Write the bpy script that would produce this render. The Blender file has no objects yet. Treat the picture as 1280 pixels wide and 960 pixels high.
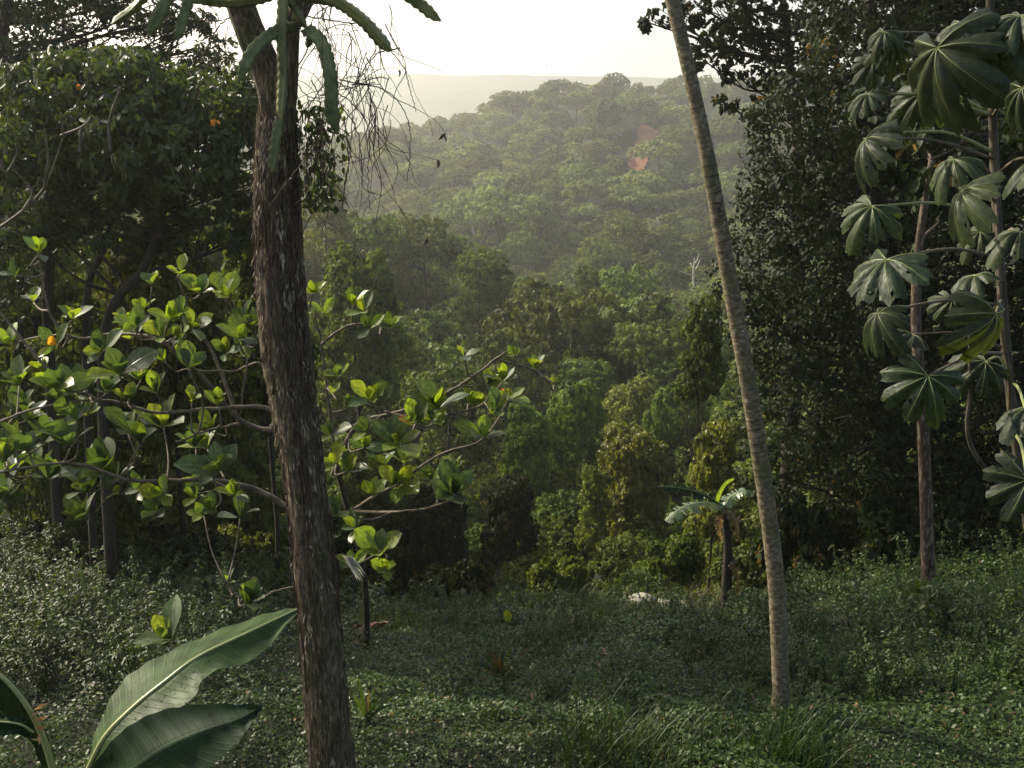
import bpy, math, random
import numpy as np
from mathutils import Vector

random.seed(7)
rng = np.random.default_rng(7)
scn = bpy.context.scene
C = scn.collection
R_ = math.radians

# ------------------------------------------------------------------ camera, sky, sun
PITCH = R_(14.0); F = 1256.0; EYE = np.array([0.0, 0.0, 5.0])
cam = bpy.data.cameras.new('camera'); cam.sensor_width = 36; cam.lens = 36 * F / 1280
cam.clip_start = 0.1; cam.clip_end = 9000
camo = bpy.data.objects.new('camera', cam); C.objects.link(camo)
camo.location = EYE; camo.rotation_euler = (math.pi / 2 - PITCH, 0, 0)
scn.camera = camo

SUN_AZ, SUN_EL = R_(-59), R_(36)          # azimuth from +Y (into the picture), negative = left
w = bpy.data.worlds.new('World'); scn.world = w; w.use_nodes = True
nt = w.node_tree
sky = nt.nodes.new('ShaderNodeTexSky'); sky.sky_type = 'NISHITA'; sky.sun_disc = False
sky.sun_elevation = SUN_EL; sky.sun_rotation = SUN_AZ; sky.air_density = 1.0; sky.dust_density = 4.0; sky.ozone_density = 0.6
bg = nt.nodes['Background']; bg.inputs[1].default_value = 0.15
nt.links.new(sky.outputs[0], bg.inputs[0])
sd = Vector((math.sin(SUN_AZ) * math.cos(SUN_EL), math.cos(SUN_AZ) * math.cos(SUN_EL), math.sin(SUN_EL)))
sl = bpy.data.lights.new('sun', 'SUN'); sl.energy = 5.0; sl.angle = R_(0.6); sl.color = (1.0, 0.93, 0.76)
so = bpy.data.objects.new('sun', sl); C.objects.link(so); so.rotation_euler = sd.to_track_quat('Z', 'Y').to_euler()
so.location = (-30, 30, 60)
vs = scn.view_settings; vs.view_transform = 'Standard'; vs.look = 'None'; vs.exposure = 0.78; vs.gamma = 1.0
scn.cycles.max_bounces = 6; scn.cycles.diffuse_bounces = 3; scn.cycles.glossy_bounces = 2
scn.cycles.transmission_bounces = 4; scn.cycles.volume_bounces = 1; scn.cycles.transparent_max_bounces = 4
scn.cycles.use_denoising = True; scn.cycles.sample_clamp_indirect = 6.0
scn.cycles.use_adaptive_sampling = True; scn.cycles.adaptive_threshold = 0.02

HAZE = 0.0006

# ------------------------------------------------------------------ helpers
def ray(px, py):
    f = np.array([0, math.cos(PITCH), -math.sin(PITCH)]); u = np.array([0, math.sin(PITCH), math.cos(PITCH)])
    return f * F + np.array([1.0, 0, 0]) * (px - 640) - u * (py - 480)
def at(px, py, d):
    r = ray(px, py); return EYE + r * (d / r[1])
def ground_at(px, py, lo=3.0, hi=30.0):
    """first point where the ray through this spot of the photograph meets the ground"""
    r = ray(px, py); d = np.arange(lo, hi, 0.03); P = EYE[None] + r[None] * (d / r[1])[:, None]
    k = np.nonzero(P[:, 2] <= terrain(P[:, 0], P[:, 1]))[0]
    p = P[k[0]] if len(k) else P[-1]
    if p[1] > 16.3: p = EYE + r * (15.9 / r[1]); p[2] = terrain(p[0], p[1])
    return p

def _hash(i, j, k):
    h = (i * 374761393 + j * 668265263 + k * 2147483647 + 1013904223) & 0xffffffff
    h = ((h ^ (h >> 13)) * 1274126177) & 0xffffffff
    return ((h ^ (h >> 16)) & 0xffff) / 65535.0
def noise3(x, y, z=0.0):
    x, y, z = np.broadcast_arrays(np.asarray(x, float), np.asarray(y, float), np.asarray(z, float))
    i, j, k = np.floor(x).astype(np.int64), np.floor(y).astype(np.int64), np.floor(z).astype(np.int64)
    fx, fy, fz = x - i, y - j, z - k
    fx, fy, fz = [t * t * (3 - 2 * t) for t in (fx, fy, fz)]
    r = 0
    for a in (0, 1):
        for b in (0, 1):
            for c in (0, 1):
                r = r + _hash(i + a, j + b, k + c) * (fx if a else 1 - fx) * (fy if b else 1 - fy) * (fz if c else 1 - fz)
    return r
def fbm(x, y, z=0.0, o=4):
    s = 0; a = 0.5; f = 1.0
    for _ in range(o):
        s = s + a * noise3(np.asarray(x) * f, np.asarray(y) * f, np.asarray(z) * f + 7.3 * _); a *= 0.5; f *= 2.03
    return s

PY = np.array([-80, -20, 0, 6, 8, 11, 14, 16.4, 18.6, 23, 30, 40, 60, 90, 120, 160, 200, 240, 300, 350, 385, 420, 500, 800, 1500, 2200, 4000.0])
PZ = np.array([0.8, .8, .3, .1, -.1, -1.1, -2.3, -3.3, -5.1, -7.4, -10., -12.8, -17.5, -21.5, -24, -25, -22, -15, -5, 5, 12, 13, 2, -50, -75, -70, -60.0])
HX = np.array([-900, -160, -90, -64, -42, -24, -6, 18, 39, 58, 80, 160, 900.0])
HD = np.array([-30, -24, -19, -14.5, -11.5, -7.5, -2.2, 3.2, 6.2, 4.5, 6.0, 8, 8.0])
def terrain(x, y):
    x = np.asarray(x, float); y = np.asarray(y, float)
    z = np.interp(y, PY, PZ)
    hill = np.clip((y - 190) / 170, 0, 1) * np.clip((700 - y) / 250, 0, 1)
    z = z + hill * np.interp(x, HX, HD)
    z = z + 10.5 * np.exp(-((y - 112) / 26) ** 2) * np.clip((8 - x) / 26, 0, 1.5)          # spur coming in from the left
    z = z + 6 * np.exp(-((y - 66) / 13) ** 2) * np.exp(-((x - 11) / 9) ** 2)             # knoll on the right
    far = np.clip((y - 60) / 120, 0, 1)
    s = np.abs(np.mod((x * 0.8 + y * 0.45) / 62 + 0.35 * fbm(x / 60, y / 60), 1.0) - 0.5) * 2
    z = z + far * hill * 13 * (s - 0.5) * np.clip((395 - y) / 60, 0, 1)
    z = z + far * 3.0 * (fbm(x / 35, y / 35, 3.1) - 0.5) * np.clip((600 - y) / 200, 0.1, 1)
    near = np.clip((26 - y) / 10, 0, 1)
    z = z + near * 0.5 * (fbm(x / 2.6 + 9, y / 2.6, 1.7) - 0.5)
    z = z + 1.1 * np.clip((-x - 2.2) / 6, 0, 1) * np.clip((y - 8) / 6, 0, 1) * np.clip((26 - y) / 8, 0, 1)   # bank on the left
    z = z + .8 * np.clip((x - 3.5) / 5, 0, 1) * np.clip((y - 9) / 6, 0, 1) * np.clip((30 - y) / 8, 0, 1)
    return z

def nrm(a): return a / np.maximum(np.linalg.norm(a, axis=-1, keepdims=True), 1e-9)
def rdir(n): return nrm(rng.normal(size=(n, 3)))

def build(name, chunks, mats, parent=None, link=True, smooth=True):
    V = []; LI = []; LS = []; MI = []; T = []; UV = []; off = 0; lo = 0
    for c in chunks:
        v = np.asarray(c['v'], float); V.append(v)
        T.append(np.broadcast_to(np.asarray(c.get('t', 0.5), float), (len(v),)))
        uv = c.get('uv'); uv = np.zeros((len(v), 2)) if uv is None else uv
        for f in (c['f'] if isinstance(c['f'], list) else [c['f']]):
            f = np.asarray(f, np.int64); n, k = f.shape
            LI.append((f + off).ravel()); LS.append(lo + np.arange(n) * k); lo += n * k
            MI.append(np.full(n, c.get('m', 0)))
            UV.append(uv[f.ravel()])
        off += len(v)
    V = np.concatenate(V); LI = np.concatenate(LI).astype(np.int32); LS = np.concatenate(LS).astype(np.int32); MI = np.concatenate(MI).astype(np.int32)
    me = bpy.data.meshes.new(name)
    me.vertices.add(len(V)); me.vertices.foreach_set('co', V.astype(np.float32).ravel())
    me.loops.add(len(LI)); me.loops.foreach_set('vertex_index', LI)
    me.polygons.add(len(LS)); me.polygons.foreach_set('loop_start', LS)
    me.polygons.foreach_set('material_index', MI)
    me.polygons.foreach_set('use_smooth', np.full(len(LS), smooth))
    a = me.attributes.new('tint', 'FLOAT', 'POINT'); a.data.foreach_set('value', np.concatenate(T).astype(np.float32))
    u = me.uv_layers.new(name='UVMap'); u.data.foreach_set('uv', np.concatenate(UV).astype(np.float32).ravel())
    for m in mats: me.materials.append(m)
    me.update(calc_edges=True); me.validate()
    o = bpy.data.objects.new(name, me)
    if link: C.objects.link(o)
    if parent: o.parent = parent
    return o
def mirror_local(chunks, org):
    for c in chunks: c['v'] = np.asarray(c['v'], float) - org
    return chunks
def tag(o, label=None, cat=None, group=None, kind=None):
    if label: o['label'] = label
    if cat: o['category'] = cat
    if group: o['group'] = group
    if kind: o['kind'] = kind
    return o
def thing(name, label, cat, loc, group=None):
    o = bpy.data.objects.new(name, None); C.objects.link(o); o.location = [float(q) for q in loc]; o.empty_display_size = 0.2
    return tag(o, label, cat, group)

def smooth_path(pts, n):
    """Catmull-Rom through pts, n samples"""
    p = np.asarray(pts, float)
    p = np.vstack([2 * p[0] - p[1], p, 2 * p[-1] - p[-2]])
    m = len(p) - 3; t = np.linspace(0, m - 1e-6, n); i = t.astype(int); f = (t - i)[:, None]
    a, b, c, d = p[i], p[i + 1], p[i + 2], p[i + 3]
    return 0.5 * (2 * b + (c - a) * f + (2 * a - 5 * b + 4 * c - d) * f ** 2 + (3 * b - a - 3 * c + d) * f ** 3)
def frames(P):
    T = nrm(np.gradient(P, axis=0)); ref = np.array([0.31, 0.9, 0.29])
    A = nrm(np.cross(T, ref)); B = np.cross(T, A); return T, A, B
def tube(P, r, sides=6, t=0.5, m=0, cap=True):
    P = np.asarray(P, float); n = len(P); r = np.broadcast_to(np.asarray(r, float), (n,))
    T, A, B = frames(P); th = np.linspace(0, 2 * math.pi, sides, endpoint=False)
    v = P[:, None] + r[:, None, None] * (np.cos(th)[None, :, None] * A[:, None] + np.sin(th)[None, :, None] * B[:, None])
    v = v.reshape(-1, 3)
    i, j = np.meshgrid(np.arange(n - 1), np.arange(sides), indexing='ij'); j2 = (j + 1) % sides
    f = np.stack([i * sides + j, i * sides + j2, (i + 1) * sides + j2, (i + 1) * sides + j], -1).reshape(-1, 4)
    fs = [f]
    if cap: fs.append(np.array([[(n - 1) * sides + q for q in range(sides)]])); fs.append(np.array([[q for q in range(sides - 1, -1, -1)]]))
    L = np.concatenate([[0], np.cumsum(np.linalg.norm(np.diff(P, axis=0), axis=1))])
    uv = np.stack([np.tile(np.arange(sides) / sides, n), np.repeat(L, sides)], 1)
    return dict(v=v, f=fs, t=t, m=m, uv=uv)
def leaves(P, D, N, L, W, t, m=0, six=False, fold=0.25, droop=0.0):
    """one folded blade per row"""
    n = len(P); N = nrm(N - D * np.sum(N * D, 1, keepdims=True)); S = np.cross(D, N)
    L = np.broadcast_to(L, (n,))[:, None]; W = np.broadcast_to(W, (n,))[:, None] * 0.5
    t = np.broadcast_to(t, (n,))
    if not six:
        a = P; b = P + D * L * 0.45 + S * W + N * W * fold; c = P + D * L - N * L * droop; d = P + D * L * 0.45 - S * W + N * W * fold
        v = np.stack([a, b, c, d], 1).reshape(-1, 3); k = np.arange(n)[:, None] * 4
        f = np.concatenate([k + [0, 2, 1], k + [0, 3, 2]]); return dict(v=v, f=f, t=np.repeat(t, 4), m=m)
    a = P; b1 = P + D * L * 0.25 + S * W * 0.85 + N * W * fold; b2 = P + D * L * 0.68 + S * W * 0.8 + N * (W * fold - L * droop * 0.4)
    c = P + D * L - N * L * droop; d2 = P + D * L * 0.68 - S * W * 0.8 + N * (W * fold - L * droop * 0.4); d1 = P + D * L * 0.25 - S * W * 0.85 + N * W * fold
    v = np.stack([a, b1, b2, c, d2, d1], 1).reshape(-1, 3); k = np.arange(n)[:, None] * 6
    f = np.concatenate([k + [0, 3, 2, 1], k + [0, 5, 4, 3]]); return dict(v=v, f=f, t=np.repeat(t, 6), m=m)

# ------------------------------------------------------------------ materials
def new_mat(name):
    m = bpy.data.materials.new(name); m.use_nodes = True; n = m.node_tree; n.nodes.clear()
    out = n.nodes.new('ShaderNodeOutputMaterial'); return m, n, out
def leaf_mat(name, dark, light, trans=0.35, rough=0.42, spec=0.5, tcol=None, var=0.35, hue=0.05, veins=None, old=None):
    m, n, out = new_mat(name); N = n.nodes; L = n.links
    at_ = N.new('ShaderNodeAttribute'); at_.attribute_name = 'tint'
    rp = N.new('ShaderNodeValToRGB'); e = rp.color_ramp.elements
    e[0].position = 0.05; e[0].color = (*dark, 1); e[1].position = 0.85; e[1].color = (*light, 1)
    if old: q = e.new(0.955); q.color = (*light, 1); q = e.new(0.985); q.color = (*old, 1)
    L.new(at_.outputs['Fac'], rp.inputs[0])
    oi = N.new('ShaderNodeObjectInfo'); hs = N.new('ShaderNodeHueSaturation')
    mr = N.new('ShaderNodeMapRange'); mr.inputs[3].default_value = 1 - var; mr.inputs[4].default_value = 1 + var; L.new(oi.outputs['Random'], mr.inputs[0])
    mh = N.new('ShaderNodeMath'); mh.operation = 'MULTIPLY_ADD'; mh.inputs[1].default_value = 17.0; mh.inputs[2].default_value = 0; L.new(oi.outputs['Random'], mh.inputs[0])
    fr = N.new('ShaderNodeMath'); fr.operation = 'FRACT'; L.new(mh.outputs[0], fr.inputs[0])
    m2 = N.new('ShaderNodeMapRange'); m2.inputs[3].default_value = 0.5 - hue; m2.inputs[4].default_value = 0.5 + hue * 0.5; L.new(fr.outputs[0], m2.inputs[0])
    L.new(m2.outputs[0], hs.inputs['Hue']); L.new(mr.outputs[0], hs.inputs['Value']); L.new(rp.outputs[0], hs.inputs['Color'])
    col = hs.outputs[0]; bump = None
    if veins:
        uv = N.new('ShaderNodeUVMap'); sp = N.new('ShaderNodeSeparateXYZ'); L.new(uv.outputs[0], sp.inputs[0])
        ab = N.new('ShaderNodeMath'); ab.operation = 'ABSOLUTE'; L.new(sp.outputs[0], ab.inputs[0])          # u: -1..1 across
        mid = N.new('ShaderNodeMapRange'); mid.inputs[1].default_value = 0.03; mid.inputs[2].default_value = 0.09; mid.inputs[3].default_value = 1; mid.inputs[4].default_value = 0; L.new(ab.outputs[0], mid.inputs[0])
        ph = N.new('ShaderNodeMath'); ph.operation = 'MULTIPLY_ADD'; ph.inputs[1].default_value = -veins[1]; L.new(ab.outputs[0], ph.inputs[0]); 
        vv = N.new('ShaderNodeMath'); vv.operation = 'MULTIPLY'; vv.inputs[1].default_value = veins[0]; L.new(sp.outputs[1], vv.inputs[0]); L.new(vv.outputs[0], ph.inputs[2])
        sn = N.new('ShaderNodeMath'); sn.operation = 'SINE'; L.new(ph.outputs[0], sn.inputs[0])
        sv = N.new('ShaderNodeMapRange'); sv.inputs[1].default_value = 0.75; sv.inputs[2].default_value = 1.0; sv.inputs[3].default_value = 0; sv.inputs[4].default_value = veins[2]; L.new(sn.outputs[0], sv.inputs[0])
        mx = N.new('ShaderNodeMath'); mx.operation = 'MAXIMUM'; L.new(mid.outputs[0], mx.inputs[0]); L.new(sv.outputs[0], mx.inputs[1])
        mc = N.new('ShaderNodeMix'); mc.data_type = 'RGBA'; mf = N.new('ShaderNodeMath'); mf.operation = 'MULTIPLY'; mf.inputs[1].default_value = 0.55; L.new(mx.outputs[0], mf.inputs[0])
        L.new(mf.outputs[0], mc.inputs[0]); L.new(col, mc.inputs[6]); mc.inputs[7].default_value = (min(light[0] * 2.0, .6), min(light[1] * 1.6, .6), light[2] * 1.8, 1)
        col = mc.outputs[2]
        bump = N.new('ShaderNodeBump'); bump.inputs['Strength'].default_value = 0.5; bump.inputs['Distance'].default_value = 0.004; L.new(mx.outputs[0], bump.inputs['Height'])
    if veins:   # blotches of wear
        tc = N.new('ShaderNodeTexCoord'); nz = N.new('ShaderNodeTexNoise'); nz.inputs['Scale'].default_value = 9; nz.inputs['Detail'].default_value = 4; L.new(tc.outputs['Object'], nz.inputs['Vector'])
        mm = N.new('ShaderNodeMapRange'); mm.inputs[1].default_value = 0.35; mm.inputs[2].default_value = 0.7; mm.inputs[3].default_value = 0.6; mm.inputs[4].default_value = 1.3; L.new(nz.outputs[0], mm.inputs[0])
        h2 = N.new('ShaderNodeHueSaturation'); L.new(mm.outputs[0], h2.inputs['Value']); L.new(col, h2.inputs['Color']); col = h2.outputs[0]
    p = N.new('ShaderNodeBsdfPrincipled'); p.inputs['Roughness'].default_value = rough; p.inputs['Specular IOR Level'].default_value = spec
    L.new(col, p.inputs['Base Color'])
    tr = N.new('ShaderNodeBsdfTranslucent'); tm = N.new('ShaderNodeMix'); tm.data_type = 'RGBA'; tm.blend_type = 'MULTIPLY'; tm.inputs[0].default_value = 1
    L.new(col, tm.inputs[6]); tm.inputs[7].default_value = (*(tcol or (1.9, 1.8, 0.55)), 1); L.new(tm.outputs[2], tr.inputs[0])
    if bump: L.new(bump.outputs[0], p.inputs['Normal']); 
    mx = N.new('ShaderNodeMixShader'); mx.inputs[0].default_value = trans; L.new(p.outputs[0], mx.inputs[1]); L.new(tr.outputs[0], mx.inputs[2]); L.new(mx.outputs[0], out.inputs[0])
    return m
def rough_mat(name, cols, *a, ring=False, **k):
    m = _rough_mat(name, cols, *a, **k)
    if ring:
        n = m.node_tree; p = [q for q in n.nodes if q.type == 'BSDF_PRINCIPLED'][0]; src = p.inputs['Base Color'].links[0].from_socket
        at_ = n.nodes.new('ShaderNodeAttribute'); at_.attribute_name = 'tint'; mx = n.nodes.new('ShaderNodeMix'); mx.data_type = 'RGBA'
        n.links.new(at_.outputs['Fac'], mx.inputs[0]); n.links.new(src, mx.inputs[6]); mx.inputs[7].default_value = (.022, .016, .010, 1); n.links.new(mx.outputs[2], p.inputs['Base Color'])
    return m
def _rough_mat(name, cols, scale=(6, 6, 6), rough=0.9, bump=0.5, dist=0.02, detail=6, lich=None, coord='Object', spec=0.25):
    m, n, out = new_mat(name); N = n.nodes; L = n.links
    tc = N.new('ShaderNodeTexCoord'); mp = N.new('ShaderNodeMapping'); mp.inputs['Scale'].default_value = scale; L.new(tc.outputs[coord], mp.inputs[0])
    nz = N.new('ShaderNodeTexNoise'); nz.inputs['Scale'].default_value = 1; nz.inputs['Detail'].default_value = detail; nz.inputs['Roughness'].default_value = 0.65; L.new(mp.outputs[0], nz.inputs[0])
    rp = N.new('ShaderNodeValToRGB'); e = rp.color_ramp.elements; e[0].position = 0.3; e[1].position = 0.72
    e[0].color = (*cols[0], 1); e[1].color = (*cols[-1], 1)
    for k, c in enumerate(cols[1:-1]): q = e.new(0.3 + 0.42 * (k + 1) / (len(cols) - 1)); q.color = (*c, 1)
    L.new(nz.outputs[0], rp.inputs[0]); col = rp.outputs[0]
    if lich:
        n2 = N.new('ShaderNodeTexNoise'); n2.inputs['Scale'].default_value = lich[1]; n2.inputs['Detail'].default_value = 5; L.new(tc.outputs['Object'], n2.inputs[0])
        r2 = N.new('ShaderNodeMapRange'); r2.inputs[1].default_value = 0.52; r2.inputs[2].default_value = 0.66; L.new(n2.outputs[0], r2.inputs[0])
        mf = N.new('ShaderNodeMath'); mf.operation = 'MULTIPLY'; mf.inputs[1].default_value = lich[2]; L.new(r2.outputs[0], mf.inputs[0])
        mx = N.new('ShaderNodeMix'); mx.data_type = 'RGBA'; L.new(mf.outputs[0], mx.inputs[0]); L.new(col, mx.inputs[6]); mx.inputs[7].default_value = (*lich[0], 1); col = mx.outputs[2]
    p = N.new('ShaderNodeBsdfPrincipled'); p.inputs['Roughness'].default_value = rough; p.inputs['Specular IOR Level'].default_value = spec; L.new(col, p.inputs['Base Color'])
    b = N.new('ShaderNodeBump'); b.inputs['Strength'].default_value = bump; b.inputs['Distance'].default_value = dist; L.new(nz.outputs[0], b.inputs['Height']); L.new(b.outputs[0], p.inputs['Normal'])
    L.new(p.outputs[0], out.inputs[0]); return m

M = {}
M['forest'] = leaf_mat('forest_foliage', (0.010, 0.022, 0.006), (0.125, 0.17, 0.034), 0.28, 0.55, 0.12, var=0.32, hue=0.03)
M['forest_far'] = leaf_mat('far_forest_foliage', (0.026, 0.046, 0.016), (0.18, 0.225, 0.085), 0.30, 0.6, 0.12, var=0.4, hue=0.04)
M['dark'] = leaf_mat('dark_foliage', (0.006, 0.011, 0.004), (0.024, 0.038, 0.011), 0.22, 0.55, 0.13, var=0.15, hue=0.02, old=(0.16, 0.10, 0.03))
M['left'] = leaf_mat('broad_foliage', (0.010, 0.021, 0.007), (0.052, 0.078, 0.022), 0.34, 0.45, 0.3, var=0.2, hue=0.02)
M['yellow'] = leaf_mat('yellow_green_foliage', (0.022, 0.035, 0.007), (0.17, 0.20, 0.032), 0.35, 0.45, 0.4, var=0.15, hue=0.02)
M['cover'] = leaf_mat('ground_cover_leaf', (0.004, 0.010, 0.003), (0.060, 0.094, 0.025), 0.28, 0.42, 0.22, var=0.0, hue=0.0, old=(0.14, 0.085, 0.035))
M['grass'] = leaf_mat('grass_blade', (0.014, 0.028, 0.008), (0.05, 0.080, 0.018), 0.35, 0.45, 0.2, var=0.15, hue=0.02, old=(0.22, 0.17, 0.06))
M['drygrass'] = leaf_mat('dry_grass_blade', (0.10, 0.065, 0.02), (0.24, 0.18, 0.06), 0.4, 0.5, 0.3, tcol=(1.3, 1.2, .8), var=0.1, hue=0.01)
M['big'] = leaf_mat('big_leaf', (0.034, 0.062, 0.024), (0.075, 0.11, 0.038), 0.32, 0.40, 0.4, tcol=(1.9, 1.95, 0.6), var=0.3, hue=0.02, veins=(75, 14, 0.5))
M['bigy'] = leaf_mat('big_leaf_young', (0.10, 0.15, 0.02), (0.17, 0.22, 0.035), 0.42, 0.36, 0.4, tcol=(1.7, 1.75, 0.45), var=0.2, hue=0.02, veins=(75, 14, 0.5))
M['bigo'] = leaf_mat('big_leaf_orange', (0.35, 0.17, 0.02), (0.45, 0.22, 0.03), 0.5, 0.35, 0.4, tcol=(1.6, 1.3, 0.6), var=0.2, hue=0.02, veins=(75, 14, 0.5))
M['palmate'] = leaf_mat('palmate_leaf', (0.011, 0.021, 0.008), (0.032, 0.047, 0.017), 0.25, 0.46, 0.26, tcol=(2.6, 2.4, 0.6), var=0.2, hue=0.02, veins=(60, 16, 0.3))
M['banana'] = leaf_mat('banana_leaf', (0.022, 0.046, 0.012), (0.036, 0.068, 0.017), 0.25, 0.5, 0.16, tcol=(2.2, 2.2, 0.5), var=0.1, hue=0.02, veins=(160, 10, 0.55))
M['banana_shaded'] = leaf_mat('banana_leaf_shaded', (0.008, 0.020, 0.007), (0.014, 0.03, 0.010), 0.06, 0.6, 0.1, tcol=(2, 2, .5), var=0.1, hue=0.02, veins=(160, 10, 0.5))  # darker banana green; the shade under the blade is painted into the colour
M['banana_dry'] = leaf_mat('banana_leaf_dry', (0.10, 0.065, 0.03), (0.22, 0.17, 0.08), 0.35, 0.5, 0.3, tcol=(1.5, 1.3, .7), var=0.1, hue=0.02, veins=(140, 8, 0.6))
M['rib'] = leaf_mat('leaf_midrib', (0.16, 0.20, 0.06), (0.28, 0.30, 0.12), 0.1, 0.35, 0.5, var=0.1, hue=0.01)
M['bark'] = rough_mat('flaking_bark', [(0.022, 0.016, 0.009), (0.07, 0.052, 0.031), (0.16, 0.125, 0.078), (0.38, 0.32, 0.22)], (60, 60, 10), 0.88, 1.0, 0.03, 7, lich=((0.05, 0.062, 0.022), 4.0, 0.8))
M['banana_pale'] = leaf_mat('banana_leaf_pale', (0.07, 0.11, 0.045), (0.16, 0.21, 0.10), 0.3, 0.3, 0.6, tcol=(1.6, 1.6, 0.7), var=0.1, hue=0.02, veins=(160, 10, 0.55))
M['flake'] = rough_mat('bark_flake', [(0.022, 0.015, 0.01), (0.09, 0.065, 0.038), (0.50, 0.42, 0.29)], (14, 14, 6), 0.85, 0.3, 0.005, 4)
M['snag'] = rough_mat('bleached_wood', [(0.3, 0.27, 0.22), (0.5, 0.47, 0.4)], (1, 1, 1), 0.9, 0.2, 0.01, 3)
M['litter'] = rough_mat('fallen_leaf', [(0.04, 0.026, 0.016), (0.08, 0.056, 0.03), (0.14, 0.10, 0.055)], (3, 3, 3), 0.8, 0.2, 0.005, 3)
M['palmbark'] = rough_mat('palm_bark', [(0.038, 0.031, 0.019), (0.14, 0.116, 0.07), (0.29, 0.245, 0.165)], (22, 22, 30), 0.85, 0.6, 0.012, 6, lich=((0.07, 0.08, 0.03), 2.2, 0.6), ring=True)
M['greybark'] = rough_mat('grey_bark', [(0.022, 0.019, 0.012), (0.06, 0.05, 0.035), (0.12, 0.10, 0.07)], (9, 9, 3), 0.85, 0.6, 0.02, 5)
M['darkbark'] = rough_mat('dark_bark', [(0.015, 0.012, 0.009), (0.05, 0.04, 0.03)], (9, 9, 3), 0.9, 0.6, 0.02, 5)
M['twig'] = rough_mat('pale_twig_bark', [(0.05, 0.038, 0.025), (0.17, 0.135, 0.09)], (14, 14, 14), 0.7, 0.4, 0.004, 4)
M['redbark'] = rough_mat('red_peeling_bark', [(0.02, 0.014, 0.009), (0.06, 0.040, 0.027), (0.26, 0.22, 0.17)], (22, 22, 7), 0.75, 0.6, 0.01, 5)
M['vine'] = rough_mat('dry_vine', [(0.03, 0.018, 0.012), (0.09, 0.055, 0.04)], (20, 20, 20), 0.85, 0.3, 0.004, 3)
M['dead'] = rough_mat('dead_leaf', [(0.13, 0.06, 0.03), (0.30, 0.17, 0.10), (0.5, 0.34, 0.24)], (10, 10, 10), 0.7, 0.4, 0.01, 4)
M['cactus'] = rough_mat('cactus_skin', [(0.05, 0.065, 0.02), (0.12, 0.14, 0.045), (0.19, 0.19, 0.08)], (12, 12, 12), 0.5, 0.3, 0.004, 4, lich=((0.16, 0.14, 0.07), 9, 0.5))
M['spine'] = rough_mat('cactus_spine', [(0.12, 0.09, 0.05), (0.3, 0.25, 0.16)], (10, 10, 10), 0.7, 0.1, 0.001, 2)
M['soil'] = rough_mat('leaf_litter_soil', [(0.006, 0.007, 0.004), (0.014, 0.018, 0.007), (0.022, 0.034, 0.010)], (4, 4, 4), 1.0, 0.6, 0.05, 8, coord='Object')
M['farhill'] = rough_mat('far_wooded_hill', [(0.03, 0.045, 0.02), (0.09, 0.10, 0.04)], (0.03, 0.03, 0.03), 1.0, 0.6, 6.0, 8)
M['redsoil'] = rough_mat('red_soil', [(0.11, 0.045, 0.025), (0.21, 0.08, 0.042)], (0.6, 0.6, 0.6), 1.0, 0.5, 0.3, 6)
M['stone'] = rough_mat('pale_stone', [(0.16, 0.15, 0.11), (0.32, 0.30, 0.23), (0.48, 0.46, 0.38)], (7, 7, 7), 0.85, 0.6, 0.02, 6, lich=((0.08, 0.09, 0.04), 5, 0.6))
M['orange'] = leaf_mat('orange_leaf', (0.5, 0.2, 0.02), (0.6, 0.28, 0.03), 0.5, 0.4, 0.4, tcol=(1.4, 1.1, .6), var=0.1, hue=0.01)
m, n, out = new_mat('water_drop'); p = n.nodes.new('ShaderNodeBsdfPrincipled'); p.inputs['Base Color'].default_value = (1, 1, 1, 1); p.inputs['Roughness'].default_value = 0.02
p.inputs['Transmission Weight'].default_value = 1.0; p.inputs['IOR'].default_value = 1.33; n.links.new(p.outputs[0], out.inputs[0]); M['drop'] = m

# ------------------------------------------------------------------ ground, far ridge
s = np.linspace(-1, 1, 251); gx = 1500 * np.sinh(s * 5.6) / np.sinh(5.6)
s = np.linspace(0, 1, 331); gy = -60 + 60 * s + 2600 * (np.sinh(s * 5.6) / np.sinh(5.6))
gy = np.unique(np.concatenate([np.linspace(-60, 0, 25), np.linspace(0.4, 30, 120), np.geomspace(30.5, 2600, 170)]))
X, Y = np.meshgrid(gx, gy); Z = terrain(X, Y)
ni, nj = X.shape; i, j = np.meshgrid(np.arange(ni - 1), np.arange(nj - 1), indexing='ij')
gf = np.stack([i * nj + j, i * nj + j + 1, (i + 1) * nj + j + 1, (i + 1) * nj + j], -1).reshape(-1, 4)
tag(build('ground', [dict(v=np.stack([X, Y, Z], -1).reshape(-1, 3), f=gf)], [M['soil']]), kind='structure')

xs = np.linspace(-1900, 1900, 300); ys = np.linspace(900, 1750, 60)
X, Y = np.meshgrid(xs, ys)
prof = np.interp(Y, [900, 1100, 1300, 1480, 1600, 1750], [-95, -40, 40, 82, 78, 20])
hx = np.interp(X, [-2600, -900, -500, -250, 0, 250, 450, 2600], [-30, -12, -3, 4, 2, 0, 3, 10])
Z = prof + hx * np.clip((Y - 1050) / 300, 0, 1) + 9 * (fbm(X / 160, Y / 160) - 0.45) + 5 * (fbm(X / 26, Y / 26, 2.0) - 0.45)
ni, nj = X.shape; i, j = np.meshgrid(np.arange(ni - 1), np.arange(nj - 1), indexing='ij')
hf = np.stack([i * nj + j, i * nj + j + 1, (i + 1) * nj + j + 1, (i + 1) * nj + j], -1).reshape(-1, 4)
tag(build('hills', [dict(v=np.stack([X, Y, Z], -1).reshape(-1, 3), f=hf)], [M['farhill']]), kind='structure')

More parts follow.
